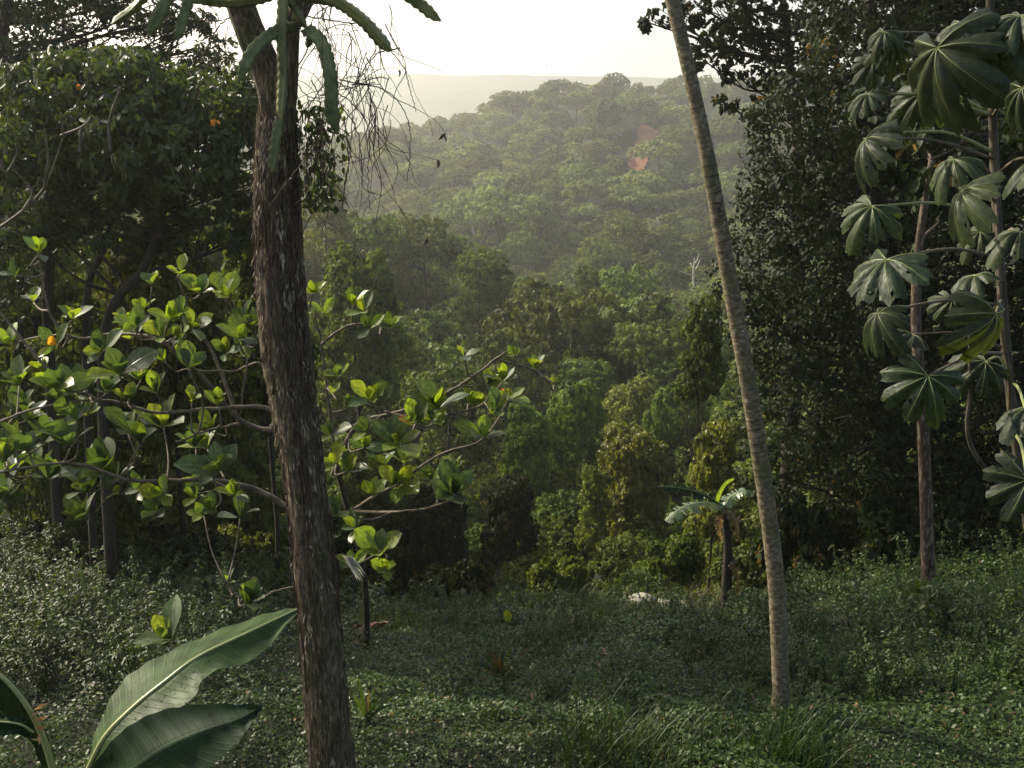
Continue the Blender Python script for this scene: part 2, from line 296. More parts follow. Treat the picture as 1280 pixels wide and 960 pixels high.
# bare red soil slip on the hillside
def on_ground_far(px, py, lo=200, hi=430):
    r = ray(px, py)
    for d in np.arange(lo, hi, 1.5):
        p = EYE + r * (d / r[1])
        if p[2] <= terrain(p[0], p[1]) + 0.2: return p
    return EYE + r * (380 / r[1])
scar_c = on_ground_far(803, 188)
SX = scar_c[0]; SY = scar_c[1]
def scar_mask(x, y):   # >0 inside
    a = (x - SX) - (y - SY) * 0.22; b = (y - SY)
    return 1 - (a / 3.6) ** 2 - (b / 24.0) ** 2 + 2.0 * (fbm(x / 5, y / 8, 4) - 0.47)
xs = np.linspace(SX - 15, SX + 15, 40); ys = np.linspace(SY - 34, SY + 34, 60); X, Y = np.meshgrid(xs, ys)
Z = terrain(X, Y) + 0.35 + 0.5 * fbm(X / 2, Y / 2)
ni, nj = X.shape; i, j = np.meshgrid(np.arange(ni - 1), np.arange(nj - 1), indexing='ij')
sf = np.stack([i * nj + j, i * nj + j + 1, (i + 1) * nj + j + 1, (i + 1) * nj + j], -1).reshape(-1, 4)
mk = scar_mask(X, Y).ravel(); sf = sf[(mk[sf] > 0).all(1)]
tag(build('bare_soil', [dict(v=np.stack([X, Y, Z], -1).reshape(-1, 3), f=sf)], [M['redsoil']]), kind='structure')

# ------------------------------------------------------------------ forest crowns
def clump_leaves(cen, rad, per, leaf, flat=0.75, up=0.15, sub=0.34, six=False, dens=1.0, tint0=0.5, drape=0.0, wr=.6, hang=.35):
    """leaf blades over overlapping clumps; each clump is broken into small sprays"""
    cen = np.asarray(cen, float); rad = np.asarray(rad, float); Ps, Ns, Ts = [], [], []
    for c, r in zip(cen, rad):
        ns = max(6, int(per * (r / rad.mean()) ** 2))
        v = rdir(ns * 2); v = v[v[:, 2] > -0.55 - drape][:ns]
        s = c + v * r * np.array([1, 1, flat]) * rng.uniform(0.72, 1.0, (len(v), 1))
        inside = np.zeros(len(s), bool)
        for c2, r2 in zip(cen, rad):
            if c2 is c or np.allclose(c2, c): continue
            inside |= np.sum(((s - c2) / np.array([1, 1, flat])) ** 2, 1) < (0.7 * r2) ** 2
        s = s[~inside]; v = v[~inside]
        if not len(s): continue
        k = int(24 * dens); rs = r * sub * rng.uniform(0.6, 1.25, len(s)); tt = np.clip(tint0 + rng.normal(0, 0.16, len(s)) + rng.normal(0, 0.08), 0, 0.95)
        u = rdir(len(s) * k).reshape(len(s), k, 3); u = nrm(u + v[:, None] * 0.75 + np.array([0, 0, up]))
        p = s[:, None] + u * rs[:, None, None] * rng.uniform(0.5, 1.05, (len(s), k, 1)) * np.array([1, 1, 0.75])
        Ps.append(p.reshape(-1, 3)); Ns.append(u.reshape(-1, 3)); Ts.append(np.clip(np.repeat(tt, k) + rng.normal(0, 0.10, len(s) * k), 0, 1))
    P = np.concatenate(Ps); Nn = nrm(np.concatenate(Ns) + rng.normal(0, 0.32, (len(P), 3))); T = np.concatenate(Ts)
    D = nrm(np.cross(Nn, rdir(len(P))) + np.array([0, 0, -hang]))
    Lf = leaf * rng.uniform(0.7, 1.3, len(P))
    return leaves(P, D, Nn, Lf, Lf * wr * rng.uniform(0.85, 1.15, len(P)), T, six=six)

def crown_shape(kind, seed):
    r = np.random.default_rng(seed); cen, rad = [], []
    if kind == 'round':
        for _ in range(22):
            v = nrm(r.normal(size=3)); v[2] = abs(v[2]) * 1.0 - 0.25
            cen.append([3.1 * v[0], 3.1 * v[1], 5.2 + 2.6 * v[2]]); rad.append(r.uniform(0.9, 1.7))
        cen.append([0, 0, 5.4]); rad.append(2.4)
    if kind == 'flat':
        for _ in range(26):
            a = r.uniform(0, 6.28); q = 4.4 * math.sqrt(r.uniform(0.02, 1)); cen.append([q * math.cos(a), q * math.sin(a), 6.6 - 0.08 * q * q + r.normal(0, .3)]); rad.append(r.uniform(0.9, 1.5))
    if kind == 'tall':
        for k in range(26):
            h = r.uniform(1.0, 8.6); q = 1.9 * (1 - (h / 10.5) ** 2) + 0.3; a = r.uniform(0, 6.28)
            cen.append([q * math.cos(a), q * math.sin(a), h]); rad.append(r.uniform(0.7, 1.25))
        for h in (1.5, 3.5, 5.5, 7.2): cen.append([0, 0, h]); rad.append(1.6)
    if kind == 'drape':     # crown with vines falling to the ground
        for k in range(34):
            h = r.uniform(0.4, 7.2); q = 3.0 * math.sqrt(max(0.05, 1 - (h / 7.9) ** 2)) * r.uniform(0.75, 1.05) ; a = r.uniform(0, 6.28)
            cen.append([q * math.cos(a), q * math.sin(a), h]); rad.append(r.uniform(0.8, 1.4))
        for h in (1.5, 3.6, 5.3): cen.append([0, 0, h]); rad.append(2.3)
    if kind == 'bush':
        for k in range(18):
            h = r.uniform(0.2, 2.4); q = 2.1 * math.sqrt(max(0.05, 1 - (h / 3) ** 2)) * r.uniform(0.5, 1); a = r.uniform(0, 6.28)
            cen.append([q * math.cos(a), q * math.sin(a), h]); rad.append(r.uniform(0.5, 0.95))
    return np.array(cen), np.array(rad)
def trunk_chunk(seed, h, r0, m=1):
    r = np.random.default_rng(seed); k = np.linspace(0, 1, 6)
    P = np.stack([r.normal(0, .15, 6) * k, r.normal(0, .15, 6) * k, -1.2 + (h + 1.2) * k], 1)
    ch = [tube(P, r0 * (1 - 0.6 * k), 6, m=m)]
    for q in range(5):
        a = r.uniform(0, 6.28); s_ = P[3 + q % 2]; e_ = s_ + np.array([math.cos(a) * h * .35, math.sin(a) * h * .35, h * r.uniform(.15, .35)])
        ch.append(tube(smooth_path([s_, (s_ + e_) / 2 + [0, 0, -.2], e_], 5), np.linspace(r0 * .4, r0 * .1, 5), 5, m=m))
    return ch
LIB = {}
def lib(cls, kind, seed, matk):
    key = (cls, kind, seed, matk)
    if key not in LIB:
        cen, rad = crown_shape(kind, seed)
        per, leaf, dens = {'near': (34, 0.30, 0.9), 'mid': (24, 0.30, 0.9), 'far': (15, 0.45, 0.7)}[cls]
        ch = [clump_leaves(cen, rad, per, leaf, dens=dens, up=0.3, sub=0.27, drape=0.3 if kind in ('drape', 'tall') else 0)]
        h = {'round': 5, 'flat': 6, 'tall': 7, 'drape': 5, 'bush': 1.5}[kind]
        LIB[key] = (build(kind, ch, [M[matk]], link=False).data, build(kind, trunk_chunk(seed, h, 0.2 if kind != 'bush' else 0.05, 0), [M['darkbark']], link=False).data)
    return LIB[key]
LIBJ = {}
def lib_joined(cls, kind, seed, matk):
    key = (cls, kind, seed, matk)
    if key not in LIBJ:
        cen, rad = crown_shape(kind, seed)
        per, leaf, dens = {'near': (34, 0.30, 0.9), 'mid': (24, 0.30, 0.9), 'far': (15, 0.45, 0.7)}[cls]
        ch = [clump_leaves(cen, rad, per, leaf, dens=dens, up=0.3, sub=0.27, drape=0.3 if kind in ('drape', 'tall') else 0)]
        h = {'round': 5, 'flat': 6, 'tall': 7, 'drape': 5, 'bush': 1.5}[kind]
        LIBJ[key] = build(kind, ch + trunk_chunk(seed, h, 0.2, 1), [M[matk], M['darkbark']], link=False).data
    return LIBJ[key]
HT = {'round': 8.3, 'flat': 7.9, 'tall': 9.6, 'drape': 8.0, 'bush': 3.1}
HW = {'round': 4.2, 'flat': 5.4, 'tall': 2.9, 'drape': 4.0, 'bush': 2.7}

FIXED = []
def hand_tree(name, px, py, d, wpx, kind, seed, matk, label, cat='tree', cls=None, stretch=1.0, group=None):
    """crown top at (px,py), wpx wide in the photograph, at distance d"""
    top = at(px, py, d); sc = (wpx / F * d) / (2 * HW[kind]); gz = float(terrain(top[0], top[1]))
    sz = sc * stretch; z0 = top[2] - HT[kind] * sz
    if kind in ('drape', 'tall', 'bush') and d < 75: sz = min(max(sz, (top[2] - gz) / HT[kind]), sc * 1.5); z0 = top[2] - HT[kind] * sz
    cls = cls or ('near' if d < 62 else 'mid')
    cm, tm = lib(cls, kind, seed, matk)
    t = thing(name, label, cat, (top[0], top[1], gz), group); rz = random.uniform(0, 6.28)
    o = bpy.data.objects.new('crown', cm); C.objects.link(o); o.parent = t; o.scale = (sc, sc, sz); o.rotation_euler.z = rz; o.location = (0, 0, z0 - gz)
    o = bpy.data.objects.new('trunk', tm); C.objects.link(o); o.parent = t; o.rotation_euler.z = rz
    hh = max(0.5, (z0 - gz) + HT[kind] * sz * 0.7)
    o.scale = (sc, sc, hh / ({'round': 5, 'flat': 6, 'tall': 7, 'drape': 5, 'bush': 1.5}[kind])); o.location = (0, 0, 0)
    FIXED.append((top[0], top[1], 0.8 * HW[kind] * sc)); return t

LBL = [
 # name, px, top py, d, width px, kind, seed, material, label, category, stretch
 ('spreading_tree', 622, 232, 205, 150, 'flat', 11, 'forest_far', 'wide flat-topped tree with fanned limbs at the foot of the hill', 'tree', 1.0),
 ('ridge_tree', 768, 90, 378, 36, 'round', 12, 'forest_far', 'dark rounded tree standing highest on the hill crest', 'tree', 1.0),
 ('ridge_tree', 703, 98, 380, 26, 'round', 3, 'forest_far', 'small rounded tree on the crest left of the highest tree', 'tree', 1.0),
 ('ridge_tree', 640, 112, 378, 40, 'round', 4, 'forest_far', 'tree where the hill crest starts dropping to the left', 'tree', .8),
 ('yellow_tree', 405, 208, 90, 62, 'tall', 13, 'yellow', 'tall yellow green tree just right of the thick forked trunk', 'tree', 1.2),
 ('forest_tree', 530, 272, 100, 110, 'round', 1, 'forest', 'big rounded sunlit tree on the spur above the twin leafy twigs', 'tree', 1.0),
 ('forest_tree', 455, 262, 96, 100, 'round', 2, 'forest', 'rounded tree on the spur just left of the big sunlit one', 'tree', 1.0),
 ('forest_tree', 600, 305, 88, 95, 'drape', 5, 'forest', 'vine-covered tree on the spur right of the big sunlit one', 'tree', 1.0),
 ('forest_tree', 735, 330, 92, 42, 'tall', 6, 'forest', 'narrow tower-like tree draped in vines standing above the spur', 'tree', 1.0),
 ('forest_tree', 800, 372, 74, 120, 'drape', 7, 'forest', 'broad vine-draped tree with a sunlit top on the right knoll', 'tree', 1.0),
 ('forest_tree', 868, 385, 80, 80, 'drape', 5, 'forest', 'vine-draped tree on the knoll nearest the leaning palm trunk', 'tree', 1.0),
 ('forest_tree', 665, 345, 84, 80, 'drape', 8, 'forest', 'vine-covered tree filling the spur below the tower-like tree', 'tree', 1.2),
 ('forest_tree', 720, 468, 46, 90, 'drape', 9, 'forest', 'dark vine-draped column tree behind the tips of the leafy twigs', 'tree', 1.35),
 ('forest_tree', 660, 505, 42, 80, 'drape', 7, 'forest', 'dark draped tree left of the tall column tree', 'tree', 1.3),
 ('yellow_tree', 792, 520, 36, 120, 'drape', 9, 'yellow', 'yellow green bushy tree in the middle behind the small banana plant', 'tree', 1.1),
 ('yellow_tree', 745, 578, 34, 50, 'tall', 13, 'yellow', 'narrow yellow green shrubby tree left of the bushy yellow one', 'tree', .6),
 ('forest_tree', 850, 470, 52, 110, 'drape', 8, 'forest', 'green draped tree behind the upper part of the yellow green tree', 'tree', 1.0),
 ('forest_tree', 545, 600, 30, 120, 'drape', 5, 'dark', 'dark leafy tree below the right-hand twigs of big leaves', 'tree', 1.0),  # dark foliage colour paints in the shade of the hollow
 ('forest_tree', 640, 590, 33, 80, 'drape', 9, 'dark', 'dark tree at the edge of the black hollow in the middle', 'tree', 1.0),  # its dark leaf colour also carries the hollow's shade
 ('forest_tree', 470, 520, 34, 120, 'drape', 8, 'forest', 'green tree right of the thick trunk behind the big leaves', 'tree', 1.0),
 ('forest_tree', 560, 455, 52, 130, 'round', 1, 'forest', 'rounded dull green tree behind the middle leafy twigs', 'tree', 1.0),
 ('forest_tree', 480, 410, 60, 110, 'round', 2, 'forest', 'rounded tree right of the thick trunk at mid height', 'tree', 1.0),
 ('forest_tree', 640, 420, 64, 110, 'drape', 7, 'forest', 'low draped tree in the valley behind the topmost leafy twig', 'tree', 1.0),
 ('bright_tree', 250, 282, 44, 150, 'round', 1, 'yellow', 'bright green tree seen below the layered tree on the left', 'tree', 1.0),
 ('forest_tree', 140, 300, 40, 150, 'round', 2, 'forest', 'sunlit green tree behind the slim dark trunks on the left', 'tree', 1.0),
 ('forest_tree', 300, 400, 32, 130, 'drape', 5, 'forest', 'green tree just left of the thick trunk behind the big leaves', 'tree', 1.0),
 ('forest_tree', 60, 380, 26, 150, 'drape', 9, 'dark', 'dark tree at the left edge behind the big leaves', 'tree', 1.0),
 ('forest_tree', 180, 470, 28, 140, 'drape', 8, 'forest', 'green bushy tree deep behind the big-leaved branches on the left', 'tree', 1.0),
 ('yellow_tree', 265, 560, 24, 90, 'drape', 7, 'yellow', 'low yellow green tree under the big-leaved branches', 'tree', .8),
 ('forest_tree', 880, 362, 27, 60, 'tall', 6, 'forest', 'narrow green tree left of the leaning palm trunk', 'tree', .9),
 ('yellow_tree', 897, 520, 24, 70, 'tall', 13, 'yellow', 'yellow green tree directly behind the leaning palm', 'tree', .75),
 ('forest_tree', 420, 640, 20, 90, 'bush', 14, 'dark', 'dark bush beside the thick trunk under the right-hand twigs', 'bush', 1.1),
 ('dark_bush', 560, 690, 21, 110, 'bush', 15, 'dark', 'dark bush at the edge of the clearing below the drooping big leaves', 'bush', 1.0),
 ('dark_bush', 690, 690, 23, 110, 'bush', 16, 'forest', 'low dark bush at the clearing edge in the middle', 'bush', 1.0),
 ('dark_bush', 845, 660, 22, 90, 'bush', 14, 'forest', 'green bush just left of the small banana plant', 'bush', 1.0),
 ('left_tree', 10, 215, 19, 230, 'drape', 8, 'forest', 'shaded green tree behind the dry branch at the left edge', 'tree', 1.0),
 ('left_tree', 150, 262, 31, 240, 'drape', 5, 'yellow', 'green tree filling the gap behind the two slim dark trunks', 'tree', 1.0),  # lighter foliage colour makes up for sunlight missing under the layered tree
 ('left_tree', 275, 240, 34, 210, 'drape', 9, 'yellow', 'bright green tree under the layered tree just left of the thick trunk', 'tree', 1.0),  # brighter leaf colour stands in for sunlight here too
 ('left_tree', 195, 262, 17.5, 190, 'drape', 7, 'forest', 'shaded green tree directly behind the crooked tree with layered leaves', 'tree', 1.0),
 ('left_tree', 318, 235, 19, 120, 'tall', 6, 'forest', 'narrow green tree against the left side of the thick trunk', 'tree', 1.0),
 ('left_tree', 70, 395, 16.5, 210, 'drape', 7, 'forest', 'green bushy tree low beside the leftmost slim trunk', 'tree', .7),
 ('left_tree', 230, 400, 24, 200, 'drape', 8, 'forest', 'green bushy tree seen through the upper big leaves', 'tree', .7),
 ('valley_tree', 790, 468, 58, 110, 'drape', 8, 'forest', 'green tree filling the dip above the yellow green bushy tree', 'tree', 1.0),
 ('valley_tree', 835, 440, 64, 110, 'drape', 5, 'forest', 'green tree in the dip just left of the leaning palm', 'tree', 1.0),
 ('valley_tree', 730, 440, 66, 110, 'drape', 9, 'forest', 'green tree behind the dark column tree in the dip', 'tree', 1.0),
 ('left_tree', 440, 300, 48, 130, 'drape', 5, 'forest', 'green tree close behind the right side of the thick trunk', 'tree', 1.0),
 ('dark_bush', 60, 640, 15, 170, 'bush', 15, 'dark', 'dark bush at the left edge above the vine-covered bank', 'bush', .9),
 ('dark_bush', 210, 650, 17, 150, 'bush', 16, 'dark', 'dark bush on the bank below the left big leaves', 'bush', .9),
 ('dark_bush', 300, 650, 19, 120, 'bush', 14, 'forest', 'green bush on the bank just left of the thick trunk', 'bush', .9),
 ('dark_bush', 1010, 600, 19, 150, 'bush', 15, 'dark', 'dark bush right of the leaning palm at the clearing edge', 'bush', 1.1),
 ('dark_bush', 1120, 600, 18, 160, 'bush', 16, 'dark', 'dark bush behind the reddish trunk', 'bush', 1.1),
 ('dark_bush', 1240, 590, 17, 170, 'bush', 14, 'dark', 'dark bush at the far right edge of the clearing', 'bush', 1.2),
]
for a in LBL:
    hand_tree(a[0], a[1], a[2], a[3], a[4], a[5], a[6], a[7], a[8], a[9], stretch=a[10])

# scattered forest
spots = []
def free(x, y, r):
    for (a, b, q) in FIXED:
        if (x - a) ** 2 + (y - b) ** 2 < (0.6 * (q + r)) ** 2: return False
    return True
y = 24.0
r2 = np.random.default_rng(21)
while y < 470:
    step = 5.2 + y * 0.008 if y > 60 else 3.0 + 2.6 * (y - 24) / 36
    x = -0.56 * y - 10 + r2.uniform(0, step)
    while x < 0.56 * y + 10:
        xx = x + r2.normal(0, step * .25); yy = y + r2.normal(0, step * .25); x += step * 1.02
        if scar_mask(xx, yy) > -0.25 or (abs(xx - SX + 3.5) < 4 and 0 < SY - yy < 26 ) : continue
        sc = (r2.uniform(0.5, 1.0) if r2.uniform() < .65 else r2.uniform(1.0, 1.5)) * (0.82 if y > 330 else 1.0)
        if yy < 62:
            pxx = 640 + F * xx / (yy * 1.05); lim = np.interp(pxx, [250, 330, 930, 980], [330, 430, 120, 60])
            if 330 < pxx < 925: lim = max(lim, np.interp(yy, [24, 30, 45, 62], [715, 655, 560, 480]))
            mh_ = at(640, lim, yy)[2] - float(terrain(xx, yy)); sc = min(sc, mh_ / 8.3)
            sc = min(max(sc, .25), .45 + .02 * (yy - 24))
            if free(xx, yy, 2.0 * sc): spots.append((xx, yy, sc, r2.uniform(0, 6.28)))
            continue
        if free(xx, yy, 4 * sc): spots.append((xx, yy, sc, r2.uniform(0, 6.28)))
    y += step * 0.85
def project(p):
    q = p - EYE; f = np.array([0, math.cos(PITCH), -math.sin(PITCH)]); u = np.array([0, math.sin(PITCH), math.cos(PITCH)])
    dz = q @ f; return 640 + F * q[0] / dz, 480 - F * (q @ u) / dz
near_spots, far_spots = [], []
for (x, y, sc, rz) in spots:
    z = float(terrain(x, y)); px, py = project(np.array([x, y, z + 7 * sc]))
    (near_spots if (60 < y < 235 and 388 < px < 892 and py > 210 and len(near_spots) < 215) else far_spots).append((x, y, z, sc, rz, px, py))
KINDS = [('round', 1), ('round', 2), ('drape', 5), ('drape', 8), ('drape', 7), ('round', 4), ('tall', 6), ('flat', 11)]
SCAT = []
for q, (x, y, z, sc, rz, px, py) in enumerate(near_spots):
    k = KINDS[int(rng.choice(8, p=[.2, .2, .17, .15, .1, .1, .04, .04]))]
    o = bpy.data.objects.new('forest_tree', lib_joined('mid' if y > 62 else 'near', k[0], k[1], 'forest')); C.objects.link(o)
    o.location = (x, y, z - 0.3); o.rotation_euler = (0, 0, rz); sc *= rng.uniform(.8, 1.15); o.scale = (sc, sc, sc * rng.uniform(0.75, 1.15))
    zone = 0 if y < 85 else 1 if y < 135 else 2 if y < 185 else 3
    SCAT.append((zone, y, x, k[0], o))
ORD = 'leftmost second third fourth fifth sixth seventh eighth ninth tenth eleventh twelfth thirteenth fourteenth fifteenth sixteenth seventeenth eighteenth nineteenth twentieth twenty-first twenty-second twenty-third twenty-fourth twenty-fifth'.split()
ROW = 'nearest second third fourth fifth sixth seventh eighth'.split()
ZN = [('in the near valley', 'forest trees in the near valley'), ('on the spur from the left', 'forest trees on the spur'), ('in the valley behind the spur', 'forest trees behind the spur'), ('on the lower hill slope', 'forest trees on the lower hill slope')]
KN = {'round': 'rounded green tree', 'drape': 'vine-draped tree', 'tall': 'narrow tall tree', 'flat': 'flat-topped tree'}
for zi in range(4):
    zs = sorted([t_ for t_ in SCAT if t_[0] == zi], key=lambda t_: t_[1]); nr_ = max(1, min(8, round(len(zs) / 13))); per_ = math.ceil(len(zs) / nr_)
    for q in range(nr_):
        row = sorted(zs[q * per_:(q + 1) * per_], key=lambda t_: t_[2] / t_[1])
        for k_, t_ in enumerate(row):
            tag(t_[4], '%s %s, %s row %s' % (KN[t_[3]], ORD[k_] + ('' if k_ == 0 else ' from left'), ROW[q], ZN[zi][0]), 'tree', ZN[zi][1])

# far wood: one mass, geometry-node instances of crowns on points
far_src = []
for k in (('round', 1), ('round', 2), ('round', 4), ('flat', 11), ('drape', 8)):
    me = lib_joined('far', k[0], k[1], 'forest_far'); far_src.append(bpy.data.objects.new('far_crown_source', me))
def stuff_instances(name, pts, scales, rots, srcs, label):
    me = bpy.data.meshes.new(name); me.from_pydata([tuple(map(float, p)) for p in pts], [], [])
    for nm, dat, ty in (('sc', scales, 'FLOAT_VECTOR'), ('rot', rots, 'FLOAT')):
        a = me.attributes.new(nm, ty, 'POINT'); a.data.foreach_set('vector' if ty != 'FLOAT' else 'value', np.asarray(dat, np.float32).ravel())
    o = bpy.data.objects.new(name, me); C.objects.link(o)
    ng = bpy.data.node_groups.new(name, 'GeometryNodeTree'); ng.interface.new_socket('Geometry', in_out='INPUT', socket_type='NodeSocketGeometry'); ng.interface.new_socket('Geometry', in_out='OUTPUT', socket_type='NodeSocketGeometry')
    N = ng.nodes; L = ng.links; gi = N.new('NodeGroupInput'); go = N.new('NodeGroupOutput'); ip = N.new('GeometryNodeInstanceOnPoints')
    jn = N.new('GeometryNodeJoinGeometry')
    for s_ in srcs:
        oi = N.new('GeometryNodeObjectInfo'); oi.inputs['Object'].default_value = s_; oi.inputs['As Instance'].default_value = True; L.new(oi.outputs['Geometry'], jn.inputs[0])
    a1 = N.new('GeometryNodeInputNamedAttribute'); a1.data_type = 'FLOAT_VECTOR'; a1.inputs[0].default_value = 'sc'
    a2 = N.new('GeometryNodeInputNamedAttribute'); a2.data_type = 'FLOAT'; a2.inputs[0].default_value = 'rot'
    cx = N.new('ShaderNodeCombineXYZ'); L.new(a2.outputs[0], cx.inputs[2])
    ip.inputs['Pick Instance'].default_value = True
    L.new(gi.outputs[0], ip.inputs['Points']); L.new(jn.outputs[0], ip.inputs['Instance']); L.new(cx.outputs[0], ip.inputs['Rotation']); L.new(a1.outputs[0], ip.inputs['Scale'])
    rnd = N.new('FunctionNodeRandomValue'); rnd.data_type = 'INT'; rnd.inputs[4].default_value = 0; rnd.inputs[5].default_value = len(srcs) - 1
    L.new(rnd.outputs[2], ip.inputs['Instance Index']); L.new(ip.outputs[0], go.inputs[0])
    md = o.modifiers.new('scatter', 'NODES'); md.node_group = ng
    tag(o, label, 'forest', kind='stuff'); return o
thick = [s for s in far_spots if s[1] < 62]; far_spots = [s for s in far_spots if s[1] >= 62]
nsrc = []
for k in (('round', 1), ('drape', 5), ('drape', 8), ('drape', 9)):
    nsrc.append(bpy.data.objects.new('thicket_source', lib_joined('near', k[0], k[1], 'forest')))
stuff_instances('valley_thicket', np.array([s[:3] for s in thick]) - [0, 0, .8], np.array([[s[3]] * 3 for s in thick]), [s[4] for s in thick], nsrc, 'tangled thicket below the edge of the clearing')
fp = np.array([s[:3] for s in far_spots]) - [0, 0, .3]; fs_ = np.array([[s[3]] * 2 + [s[3] * random.uniform(.7, 1.1)] for s in far_spots])
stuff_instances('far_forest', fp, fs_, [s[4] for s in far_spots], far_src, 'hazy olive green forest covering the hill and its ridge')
print('TREES', len(near_spots), len(far_spots))

# ------------------------------------------------------------------ near trees with limbs
def near_tree(name, label, cat, trunk, radii, clumps, leaf, matk, barkk, per=40, dens=1.2, flat=0.6, sub=0.3, six=True, tint=0.5, group=None, wr=.6, hang=.35):
    """trunk: list of world points; clumps: list of (centre, radius). each limb is its own part"""
    base = np.array(trunk[0]); t = thing(name, label, cat, base, group)
    P = smooth_path(trunk, 26); r = np.interp(np.linspace(0, 1, 26), np.linspace(0, 1, len(radii)), radii)
    th = build('trunk', mirror_local([tube(P, r, 10)], base), [M[barkk]], t)
    cen = np.array([c[0] for c in clumps]); rad = np.array([c[1] for c in clumps])
    for c, q in zip(cen, rad):
        d = np.linalg.norm(P - c, axis=1) + 1.2 * np.maximum(0, P[:, 2] - c[2] + .3 * np.linalg.norm((P - c)[:, :2], axis=1)); k = int(np.argmin(d)); s_ = P[k]
        mid = (s_ + c) / 2 + rng.normal(0, .12, 3) * np.linalg.norm(c - s_) * .5 + [0, 0, -.04 * np.linalg.norm(c - s_)]
        B = smooth_path([s_, mid, c], 12); r0 = min(r[k] * .55, 0.016 + 0.009 * np.linalg.norm(c - s_)); ch = [tube(B, np.linspace(r0, r0 * .3, 12), 6)]
        for _ in range(7):
            v = rdir(1)[0]; v[2] = abs(v[2]) * .5; e = c + v * q * .85 * np.array([1, 1, flat]); s2 = B[int(rng.integers(6, 12))]
            ch.append(tube(smooth_path([s2, (s2 + e) / 2 + rng.normal(0, .08, 3), e], 6), np.linspace(r0 * .35, .006, 6), 4))
        build('branch', mirror_local(ch, base), [M[barkk]], t)
    lf = clump_leaves(cen, rad, per, leaf, flat=flat, sub=sub, dens=dens, six=six, tint0=tint, drape=0.45, wr=wr, hang=hang)
    fo = build('foliage', mirror_local([lf], base), [M[matk]], t)
    return t

# left: dark feathery tree filling the upper left corner
b = at(-60, 640, 16); b[2] = terrain(b[0], b[1]) - .2
cl = [(at(x, y, d), r) for x, y, d, r in [(-60, 60, 16, 1.6), (40, 20, 17, 1.3), (-20, 150, 15, 1.3), (90, 60, 17, 1.2), (150, 40, 18, 1.0), (200, 70, 18, .85), (60, 130, 17, 1.2), (130, 110, 17, 1.0), (185, 120, 18, .9), (10, 230, 15, 1.2), (-60, 260, 14, 1.3), (90, 190, 17, 1.0), (225, 100, 18, .6), (100, 5, 18, .9), (165, 0, 19, .6), (245, 60, 19, .5), (20, -60, 17, 1.5), (-20, -10, 16.4, 1.2), (60, 0, 17, 1.1), (110, 35, 17.4, .9), (175, 10, 18, .8), (205, 45, 18.3, .6), (0, 60, 16.2, 1.0), (135, 75, 17.6, .8), (-60, -130, 19, 1.6), (40, -150, 19.5, 1.5), (120, -110, 19, 1.3), (190, -170, 19.5, 1.3), (60, -230, 19, 1.6), (-40, -240, 20, 1.6), (150, -240, 20, 1.4), (-120, -60, 18, 1.6), (-140, -180, 19, 1.7), (110, -60, 18.5, 1.2), (240, -120, 20, 1.0), (30, 300, 16, 1.0), (-40, 340, 15, 1.1), (225, 25, 19, .45)]]  # clumps high above the frame added to shade the ground at right
near_tree('feathery_tree', 'dark feathery tree filling the upper left corner', 'tree', [b, at(-50, 450, 16), at(-30, 250, 16.3), at(0, 60, 16.6), at(20, -70, 17.3), at(40, -230, 19)], [.15, .13, .11, .07, .04], [(c_, q_ * 1.22) for c_, q_ in cl], 0.11, 'left', 'darkbark', per=95, dens=1.3, flat=.6, sub=.22, tint=.35, six=False, wr=.4)
# left: layered broad-leaved tree with crooked limbs
b = at(120, 560, 13.2); b[2] = terrain(b[0], b[1]) - .2
cl = [(at(x, y, d), r) for x, y, d, r in [(235, 130, 13, .75), (190, 105, 13, .65), (275, 115, 13.4, .6), (160, 160, 12.6, .7), (300, 135, 13.5, .5), (225, 185, 12.6, .7), (280, 175, 13.2, .6), (140, 215, 12.6, .6), (200, 210, 12.2, .5), (255, 205, 12.5, .4), (100, 120, 13, .7), (60, 175, 12.8, .7), (60, 105, 13.2, .6), (120, 90, 13.3, .6), (305, 205, 13.6, .5), (250, 150, 13.8, .6), (95, 265, 13, .35), (30, 215, 12.5, .5), (165, 262, 12.6, .3), (230, 250, 12.8, .3), (285, 240, 13.2, .35), (130, 300, 13, .3), (35, 290, 12.6, .35), (310, 260, 13.6, .3), (190, 235, 12.8, .4), (320, 170, 13.6, .5), (325, 235, 13.8, .4), (330, 290, 13.8, .35), (325, 120, 14, .4), (60, 240, 12.8, .4), (215, 285, 13.2, .3), (150, 245, 13.2, .4), (250, 270, 13.4, .35), (105, 290, 13.2, .3), (185, 300, 13.4, .25), (60, 285, 13, .35), (290, 300, 13.6, .3)]]
near_tree('layered_tree', 'crooked tree with layered drooping leaves left of the thick trunk', 'tree', [b, at(130, 430, 13.1), at(180, 335, 13), at(207, 255, 13), at(215, 200, 13)], [.085, .07, .055, .04, .025], cl, 0.125, 'left', 'darkbark', per=18, dens=1.6, flat=.5, sub=.34, tint=.65, wr=.38, hang=.6)
